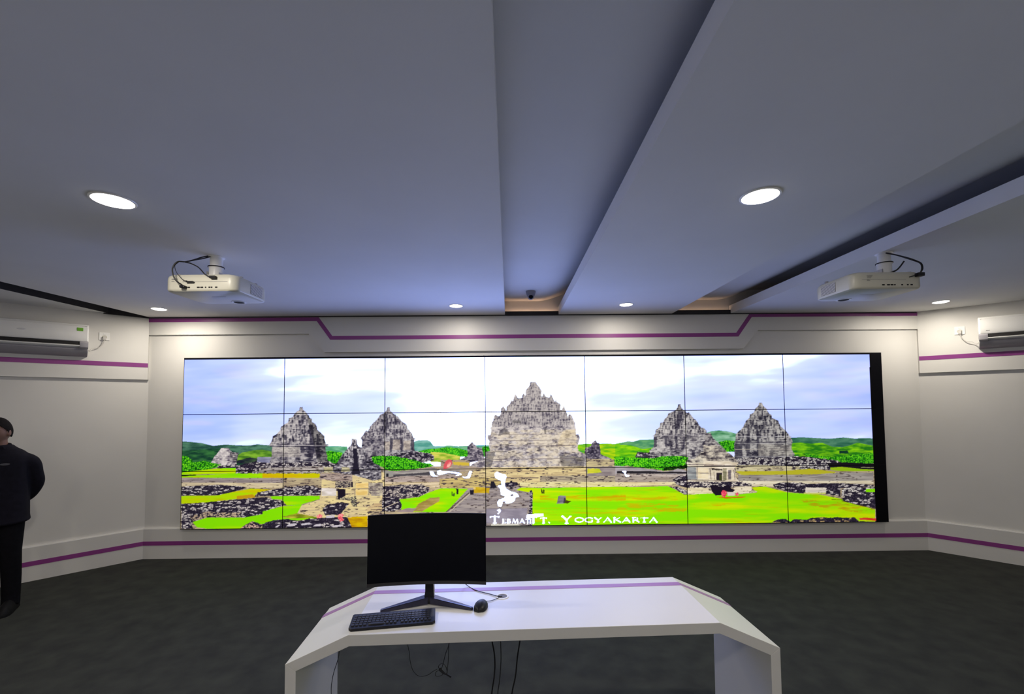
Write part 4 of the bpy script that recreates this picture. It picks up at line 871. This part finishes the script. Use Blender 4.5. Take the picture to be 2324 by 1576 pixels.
obj('housing', curved(-MW/2, MW/2, MZ, MZ+MH, YM, YM+.010), mat('matt_black_housing', (.004, .004, .006), .8, spec=.1, noise=(40, .1)), mon)
obj('screen', curved(-MW/2+.003, MW/2-.003, MZ+.018, MZ+MH-.003, YM-.0015, YM+.004), M['blackg'], mon)
ch = obj('chin', curved(-MW/2, MW/2, MZ, MZ+.0165, YM-.003, YM+.002), mat('dark_grey_chin', (.030, .029, .032), .4, noise=(40, .05)), mon); ch['label'] = 'dark grey lower bezel'
obj('rear_hump', B_(-.16, .16, YM+.013, YM+.05, MZ+.06, MZ+.26, .012), M['blackp'], mon)
# stand: forward-spread V feet and a leaning neck
def foot(sx):
    bm = bmesh.new(); pts = [(.010*sx, .030, 0), (.004*sx, -.012, 0), (.232*sx, -.098, 0), (.240*sx, -.080, 0)]
    lo = [Vector(p) for p in pts]; hi = [Vector((p[0]*.99, p[1]+.001, h)) for p, h in zip(pts, (.040, .036, .015, .014))]
    R_ = [bm.verts.new(p) for p in lo]; Q_ = [bm.verts.new(p) for p in hi]
    bm.faces.new(R_); bm.faces.new(Q_[::-1])
    for i in range(4): bm.faces.new((R_[i], Q_[i], Q_[(i+1) % 4], R_[(i+1) % 4]))
    bmesh.ops.recalc_face_normals(bm, faces=bm.faces); bmesh.ops.bevel(bm, geom=list(bm.edges), offset=.0025, segments=2, affect='EDGES'); return bm
sd = obj('stand_foot', foot(1), M['standm'], mon); obj('stand_foot', foot(-1), M['standm'], mon)
bm = bmesh.new()
def ring(cx, cy, z, wx, wy): return [Vector((cx-wx, cy-wy, z)), Vector((cx+wx, cy-wy, z)), Vector((cx+wx, cy+wy, z)), Vector((cx-wx, cy+wy, z))]
loft(bm, [ring(0, .008, .002, .040, .020), ring(.0, .008, .016, .036, .020), ring(0, .012, .034, .026, .015), ring(0, .014, .06, .022, .013), ring(0, .012, .10, .021, .012), ring(0, .002, .16, .021, .011), ring(0, -.008, .21, .021, .010)])
bmesh.ops.recalc_face_normals(bm, faces=bm.faces); bmesh.ops.bevel(bm, geom=list(bm.edges), offset=.002, segments=1, affect='EDGES')
obj('neck', bm, M['blackp'], mon)
obj('neck_trim', P_([(.0, .03), (.018, .035), (.020, .07), (.010, .10), (-.004, .145), (-.014, .15), (.004, .09), (.008, .06)], 'x', .0215, .027), M['metal'], mon)
cb = T_([(.165, .225, .03), (.17, .223, .0035), (.20, .195, .0035), (.238, .149, .0035), (.282, .115, .0035), (.312, .098, .0035), (.366, .055, .0045), (.388, .056, .004)], .0022)
# the lead starts behind the housing
bm = T_([(.10, .00, .20), (.13, .08, .12), (.16, .21, .03), (.20, .197, .0035), (.238, .149, .0035), (.282, .115, .0035), (.312, .098, .0035), (.366, .058, .0045), (.388, .058, .004)], .0022); cb.free()
obj('lead', bm, M['cable'], mon, True)
# ------------------------------------------------------------------ keyboard
kb = on_desk('keyboard', 'black full-size keyboard lying on the desk in front of the monitor', 'keyboard', .183, .113, R(6.6))
KW, KD = .402, .130
bm = bmesh.new(); o = [(-KW/2, -KD/2+.014), (-KW/2+.012, -KD/2), (KW/2-.012, -KD/2), (KW/2, -KD/2+.014), (KW/2, KD/2-.004), (KW/2-.004, KD/2), (-KW/2+.004, KD/2), (-KW/2, KD/2-.004)]
def kz(y): return .0105+(y+KD/2)/KD*.010
loft(bm, [[Vector((x, y, 0.0015)) for x, y in o], [Vector((x, y, kz(y))) for x, y in o], [Vector((x*.985, y*.965, kz(y)+.002)) for x, y in o]])
obj('case', bm, M['blackp'], kb)
keym = mat('key_plastic', (.018, .018, .021), .38, noise=(40, .1))
kme = None
def key(x, y, w):
    global kme
    if kme is None:
        b3 = bmesh.new(); loft(b3, [ell(0, 0, 0, .5, .5, 16, 4), ell(0, 0, .6, .48, .48, 16, 4), ell(0, 0, 1, .42, .42, 16, 4)])
        k_ = obj('key', b3, keym, kb, True); kme = k_.data
    else:
        k_ = bpy.data.objects.new('key', kme); COL.objects.link(k_); k_.parent = kb
    k_.location = (x, y, kz(y)+.001); k_.scale = (w, .0145, .0045); k_.rotation_euler = (math.atan(.010/KD), 0, 0)
px = .0185
for r_ in range(5):
    y = -KD/2+.030+r_*.0188
    if r_ == 0: cols = [(-.186+i*px+.0, .0155) for i in range(4)]+[(-.186+5.9*px, .080)]+[(-.186+(8.6+i)*px, .0155) for i in range(3)]+[(-.186+(12.4+i)*px, .0155) for i in range(8)]
    else: cols = [(-.186+i*px+.001*r_*(i < 15), .0155) for i in range(21)]
    for x, w in cols[:20]: key(x+.001, y, w)
# ------------------------------------------------------------------ mouse
ms = on_desk('mouse', 'black computer mouse with a cord on the desk right of the monitor foot', 'mouse', .607, .228, R(-14))
bm = bmesh.new(); rings = []
for i in range(13):
    t_ = i/12; y = -.052+.104*t_; w = .031*math.sqrt(max(0, 1-(abs(2*t_-1))**2.6))+.004; h = .036*math.sin(math.pi*min(1, .12+.80*t_+.0))**.6 if t_ < .5 else .036*(math.cos((t_-.42)*1.7))**.8
    hh = .010+.026*math.sin(math.pi*(.18+.74*(1-t_)*1.0))
    rings.append([Vector((w*math.cos(a), y, max(.001, hh*max(0, math.sin(a))**.75 if math.sin(a) > 0 else .001))) for a in [2*math.pi*k_/24 for k_ in range(24)]])
loft(bm, rings); obj('body', bm, M['blackp'], ms, True)
obj('scroll_wheel', L_([(.007, -.003), (.008, -.002), (.008, .002), (.007, .003)], (0, .030, .026), n=20, axis='x'), M['gplas'], ms, True)
obj('cord', T_([(0, .050, .010), (.004, .066, .006), (.035, .088, .0035), (.058, .118, .0035), (.080, .150, .0045)], .0016), M['cable'], ms, True)
# ------------------------------------------------------------------ cables hanging below the desk
def dc(pts, r, label, extra=None):
    c_, s_ = math.cos(A23), math.sin(A23)
    W = lambda p: (-.752+p[0]*c_-p[1]*s_, 2.092+p[0]*s_+p[1]*c_, p[2])
    bm_ = T_([W(p) for p in pts], r, 8, 8)
    for e_, re in (extra or []): tube(bm_, [W(p) for p in e_], re, 8, 8)
    return tag(obj('cable', bm_, M['cable'], None, True), label, 'cable')
dc([(-.135, .30, .645), (-.138, .30, .58), (-.14, .30, .522), (-.148, .30, .477), (-.166, .30, .421), (-.177, .30, .365), (-.179, .30, .307), (-.172, .31, .16), (-.165, .33, .02), (-.12, .36, .004)], .0018, 'thin black cable hanging against the inside of the left desk leg')
z3 = .30
dc([(.205, z3, .705), (.212, z3, .60), (.217, z3, .546), (.225, z3, .507), (.229, z3, .467), (.241, z3, .42), (.264, z3, .389), (.291, z3, .380), (.325, z3, .387), (.349, z3, .403), (.373, z3, .415)], .0016,
   'thin black cable looping below the desk into a tied knot', [
   ([(.44, z3, .705), (.436, z3, .60), (.433, z3, .538), (.417, z3, .494), (.404, z3, .444), (.393, z3, .414), (.380, z3, .422), (.383, z3, .435), (.400, z3+.006, .440), (.417, z3, .427), (.424, z3, .403), (.424, z3-.004, .393), (.431, z3, .46), (.434, z3, .538), (.442, z3, .60), (.450, z3, .705)], .0018),
   ([(.380, z3, .408), (.366, z3, .399), (.363, z3, .382), (.380, z3, .377), (.400, z3, .384), (.398, z3-.004, .398), (.380, z3, .408)], .0016),
   ([(.382, z3-.003, .420), (.392, z3-.004, .406), (.407, z3-.004, .394), (.425, z3-.003, .386), (.444, z3, .371)], .0042), ([(.388, z3+.004, .418), (.400, z3, .404), (.428, z3, .380), (.446, z3, .374)], .0035)])
dc([(.64, .40, .705), (.652, .40, .56), (.665, .40, .491), (.675, .40, .437), (.679, .40, .377), (.675, .40, .307), (.660, .40, .210), (.65, .41, .06), (.66, .44, .005), (.72, .50, .005)], .0040, 'thick black cable hanging below the desk, first of the three right of the knot')
dc([(.708, .40, .705), (.711, .40, .58), (.712, .40, .49), (.713, .40, .393), (.705, .40, .289), (.694, .40, .209), (.69, .41, .06), (.70, .45, .004), (.76, .52, .004)], .0024, 'thin black cable hanging below the desk between two thicker ones')
dc([(.835, .40, .705), (.826, .40, .57), (.819, .40, .491), (.805, .40, .407), (.793, .40, .303), (.772, .40, .206), (.76, .41, .06), (.77, .46, .005), (.83, .54, .005)], .0040, 'thick black cable hanging below the desk, furthest right of the three')
# ------------------------------------------------------------------ the person by the left wall
pe = thing('person', 'person in dark navy jacket and black trousers standing by left wall, hands behind back', 'person', (-4.612, 4.030, 0), R(30))
# local frame: -y is forward, +x is the person's left
bm = bmesh.new()
def head(bm):
    tmp = bmesh.new(); bmesh.ops.create_uvsphere(tmp, u_segments=48, v_segments=36, radius=1)
    for v in tmp.verts:
        x, y, z = v.co; X = x*.076; Y = y*.094; Z = z*.112
        if z < 0:                                   # jaw narrows to the chin
            tt = -z; X *= 1-.34*tt**1.6; Y *= 1-.22*tt**2; Y -= .016*tt**2*(1 if y < 0 else .3)
        if y < 0:
            fr = max(0, -y)
            Y += .010*fr*(1-abs(z))*.3               # flatter face
            Y -= .026*math.exp(-((x/.13)**2))*math.exp(-(((z+.17)/.13)**2))*fr   # nose
            Y -= .012*math.exp(-((x/.10)**2))*math.exp(-(((z+.02)/.16)**2))*fr
            Y += .010*(math.exp(-(((abs(x)-.40)/.16)**2)))*math.exp(-(((z-.04)/.10)**2))*fr  # sockets
            Y -= .006*math.exp(-((x/.5)**2))*math.exp(-(((z-.20)/.08)**2))*fr    # brow
            Y -= .007*math.exp(-((x/.26)**2))*math.exp(-(((z+.47)/.05)**2))*fr   # lips
            Y -= .006*math.exp(-((x/.26)**2))*math.exp(-(((z+.57)/.05)**2))*fr
            Y += .004*math.exp(-((x/.3)**2))*math.exp(-(((z+.52)/.02)**2))*fr
            Y -= .010*math.exp(-((x/.3)**2))*math.exp(-(((z+.86)/.14)**2))*fr    # chin
        v.co = Vector((X, Y, Z))
    return tmp
HR = R(-18); HC = Vector((.0, -.01, 1.602))
def place(tmp, bm, M4):
    me = bpy.data.meshes.new('t'); tmp.transform(M4); tmp.to_mesh(me); tmp.free(); bm.from_mesh(me); bpy.data.meshes.remove(me)
HMx = Matrix.Translation(HC) @ Matrix.Rotation(HR, 4, 'Z')
place(head(bm), bm, HMx)
for sx in (-1, 1):
    tmp = bmesh.new(); ball(tmp, (sx*.078, .008, -.008), (.009, .019, .031), 16); place(tmp, bm, HMx)
tube(bm, [(0, .012, 1.42), (0, .008, 1.48), (0, -.004, 1.545)], .056, 16, 4, rr=[.075, .058, .056])
loft(bm, [ell(0, .02, z, a, b2) for z, a, b2 in ((.86, .13, .095), (.92, .155, .11), (1.02, .145, .10), (1.12, .135, .098), (1.24, .155, .108), (1.34, .170, .112), (1.40, .150, .09), (1.44, .09, .06))])
for sx in (-1, 1):
    tube(bm, [(sx*.12, .02, 1.36), (sx*.200, .035, 1.31), (sx*.222, .070, 1.21), (sx*.228, .105, 1.115), (sx*.17, .155, 1.01), (sx*.09, .19, .945)], .04, 16, 5, rr=[.05, .052, .044, .038, .034, .027])
    tube(bm, [(sx*.09, .02, .90), (sx*.10, .015, .75), (sx*.105, .010, .52), (sx*.108, .030, .30), (sx*.108, .040, .09)], .07, 18, 5, rr=[.088, .080, .056, .050, .037])
    tube(bm, [(sx*.108, .045, .055), (sx*.118, -.04, .045), (sx*.132, -.13, .032)], .035, 12, 4, rr=[.034, .030, .018])
    # hand folded behind the back: palm, four fingers, thumb
    hx, hy, hz = sx*.060, .197, .915
    tube(bm, [(sx*.09, .19, .945), (hx, hy, hz), (sx*.025, .20, .888)], .03, 12, 4, rr=[.026, .034, .030])
    for j in range(4):
        a = j*.017; o_ = .010*(1 if sx > 0 else -.4); Lf = (.060, .068, .064, .050)[j]
        b0 = Vector((sx*.022, .190+o_+a*.35, .905-a)); 
        tube(bm, [b0, b0+Vector((-sx*Lf*.45, .006, -.012)), b0+Vector((-sx*Lf*.8, -.002, -.024)), b0+Vector((-sx*Lf*.9, -.012, -.034))], .008, 8, 4, rr=[.0095, .009, .0082, .0072])
    b0 = Vector((hx, .205, .935)); tube(bm, [b0, b0+Vector((-sx*.022, .008, .012)), b0+Vector((-sx*.050, .004, .010))], .009, 8, 4, rr=[.012, .0105, .0085])
body = fuse(bm, .0055, 3, .5)
body_o = obj('body', body, M['skin'], pe, True)
for sx in (-1, 1):
    tmp = bmesh.new(); ball(tmp, (sx*.030, -.0800, .006), (.0115, .0090, .0075), 16); place_m = bmesh.new(); place(tmp, place_m, HMx); ey_ = obj('eye', place_m, M['eye'], pe, True)
    tmp = bmesh.new(); ball(tmp, (sx*.030, -.0868, .006), (.0052, .0030, .0052), 12); place_m = bmesh.new(); place(tmp, place_m, HMx); obj('iris', place_m, M['iris'], ey_, True)
    tmp = bmesh.new(); tube(tmp, [(sx*.016, -.093, .022), (sx*.030, -.092, .027), (sx*.046, -.080, .022)], .0026, 8, 4); place_m = bmesh.new(); place(tmp, place_m, HMx); obj('eyebrow', place_m, M['hair'], pe, True)
tmp = bmesh.new(); tube(tmp, [(-.022, -.0870, -.057), (-.010, -.0945, -.0565), (0, -.0960, -.0575), (.010, -.0945, -.0565), (.022, -.0870, -.057)], .0035, 8, 4, rr=[.0015, .0038, .0042, .0038, .0015]); place_m = bmesh.new(); place(tmp, place_m, HMx); obj('lips', place_m, M['lip'], pe, True)
# hair cap
tmp = bmesh.new(); bmesh.ops.create_uvsphere(tmp, u_segments=64, v_segments=48, radius=1)
rnd = random.Random(4)
kill = []
for v in tmp.verts:
    x, y, z = v.co
    line_ = .42 if y < -.55 else (.42-(y+.55)*1.15 if y < .05 else -.27-(y-.05)*.25)
    if z < line_-.04*math.sin(9*math.atan2(y, x)): kill.append(v)
    top_ = max(0, z); q_ = 1.0+.012*rnd.random()
    v.co = Vector((x*.0835*q_, y*.103*q_+.002, z*(.112+.019*top_)*q_+.001))
bmesh.ops.delete(tmp, geom=kill, context='VERTS')
ext = bmesh.ops.solidify(tmp, geom=list(tmp.faces), thickness=.008)
place_m = bmesh.new(); place(tmp, place_m, HMx); obj('hair', place_m, M['hair'], pe, True)
# jacket
bm = bmesh.new()
loft(bm, [ell(0, .022, z, a, b2, 36, 2.5) for z, a, b2 in ((.775, .196, .150), (.79, .212, .160), (.83, .206, .153), (.92, .204, .148), (1.04, .202, .142), (1.16, .205, .142), (1.28, .208, .138), (1.34, .212, .128), (1.385, .198, .112), (1.425, .158, .092), (1.455, .112, .080), (1.485, .080, .074))])
for sx in (-1, 1):
    tube(bm, [(sx*.12, .02, 1.365), (sx*.204, .035, 1.315), (sx*.224, .070, 1.21), (sx*.228, .105, 1.115), (sx*.17, .158, 1.008), (sx*.10, .19, .950)], .06, 18, 5, rr=[.060, .062, .056, .052, .048, .041])
jk = fuse(bm, .008, 4, .5); jk_o = obj('jacket', jk, M['jacket'], pe, True)
col_ = bmesh.new()
prof = []
n_ = 40; r0 = []; r1 = []; r2_ = []; r3 = []
for i in range(n_+1):
    a = R(-90+38)+(2*math.pi-R(76))*i/n_; c_, s_ = math.cos(a), math.sin(a)
    r0.append(Vector((.072*c_, .010+.068*s_, 1.455))); r1.append(Vector((.068*c_, .006+.064*s_, 1.500-.030*max(0, -s_)))); r2_.append(Vector((.078*c_, .006+.074*s_, 1.496-.030*max(0, -s_)))); r3.append(Vector((.092*c_, .010+.088*s_, 1.452)))
rr_ = [[col_.verts.new(p) for p in q] for q in (r0, r1, r2_, r3)]
for a_, b_ in ((0, 1), (1, 2), (2, 3), (3, 0)):
    for i in range(n_): col_.faces.new((rr_[a_][i], rr_[a_][i+1], rr_[b_][i+1], rr_[b_][i]))
col_.faces.new([rr_[j][0] for j in range(4)]); col_.faces.new([rr_[j][-1] for j in (3, 2, 1, 0)])
obj('collar', col_, M['jacket'], jk_o, True)
bd = obj('chest_badge', L_([(.030, 0), (.030, -.004), (.001, -.005)], (0, 0, 0), n=24, axis='y'), M['badge'], jk_o); bd.location = (.085, -.1085, 1.318); bd.scale = (1, 1, .33); bd.rotation_euler = (0, 0, R(14))
# trousers
bm = bmesh.new()
loft(bm, [ell(0, .02, z, a, b2, 30) for z, a, b2 in ((.80, .165, .118), (.86, .170, .122), (.95, .160, .115), (1.0, .150, .11))])
for sx in (-1, 1):
    tube(bm, [(sx*.085, .02, .90), (sx*.096, .015, .75), (sx*.104, .008, .52), (sx*.106, .028, .30), (sx*.108, .035, .10), (sx*.109, .025, .035)], .07, 20, 5, rr=[.098, .088, .070, .066, .060, .062])
tr_ = fuse(bm, .008, 4, .5); obj('trousers', tr_, M['trous'], pe, True)
for sx in (-1, 1):
    bm = bmesh.new()
    Rg = [[Vector((sx*(.108+.012*q)+w*math.cos(a)*(1-.1*q), y, max(0, h*math.sin(a)) if math.sin(a) > 0 else 0)) for a in [2*math.pi*k_/20 for k_ in range(20)]] for q, y, w, h in ((0, .105, .024, .05), (0, .095, .044, .095), (0, .03, .052, .105), (.3, -.03, .052, .098), (.7, -.10, .056, .082), (1, -.15, .052, .066), (1, -.185, .036, .045), (1, -.198, .014, .02))]
    loft(bm, Rg); obj('shoe', bm, M['shoe'], pe, True)
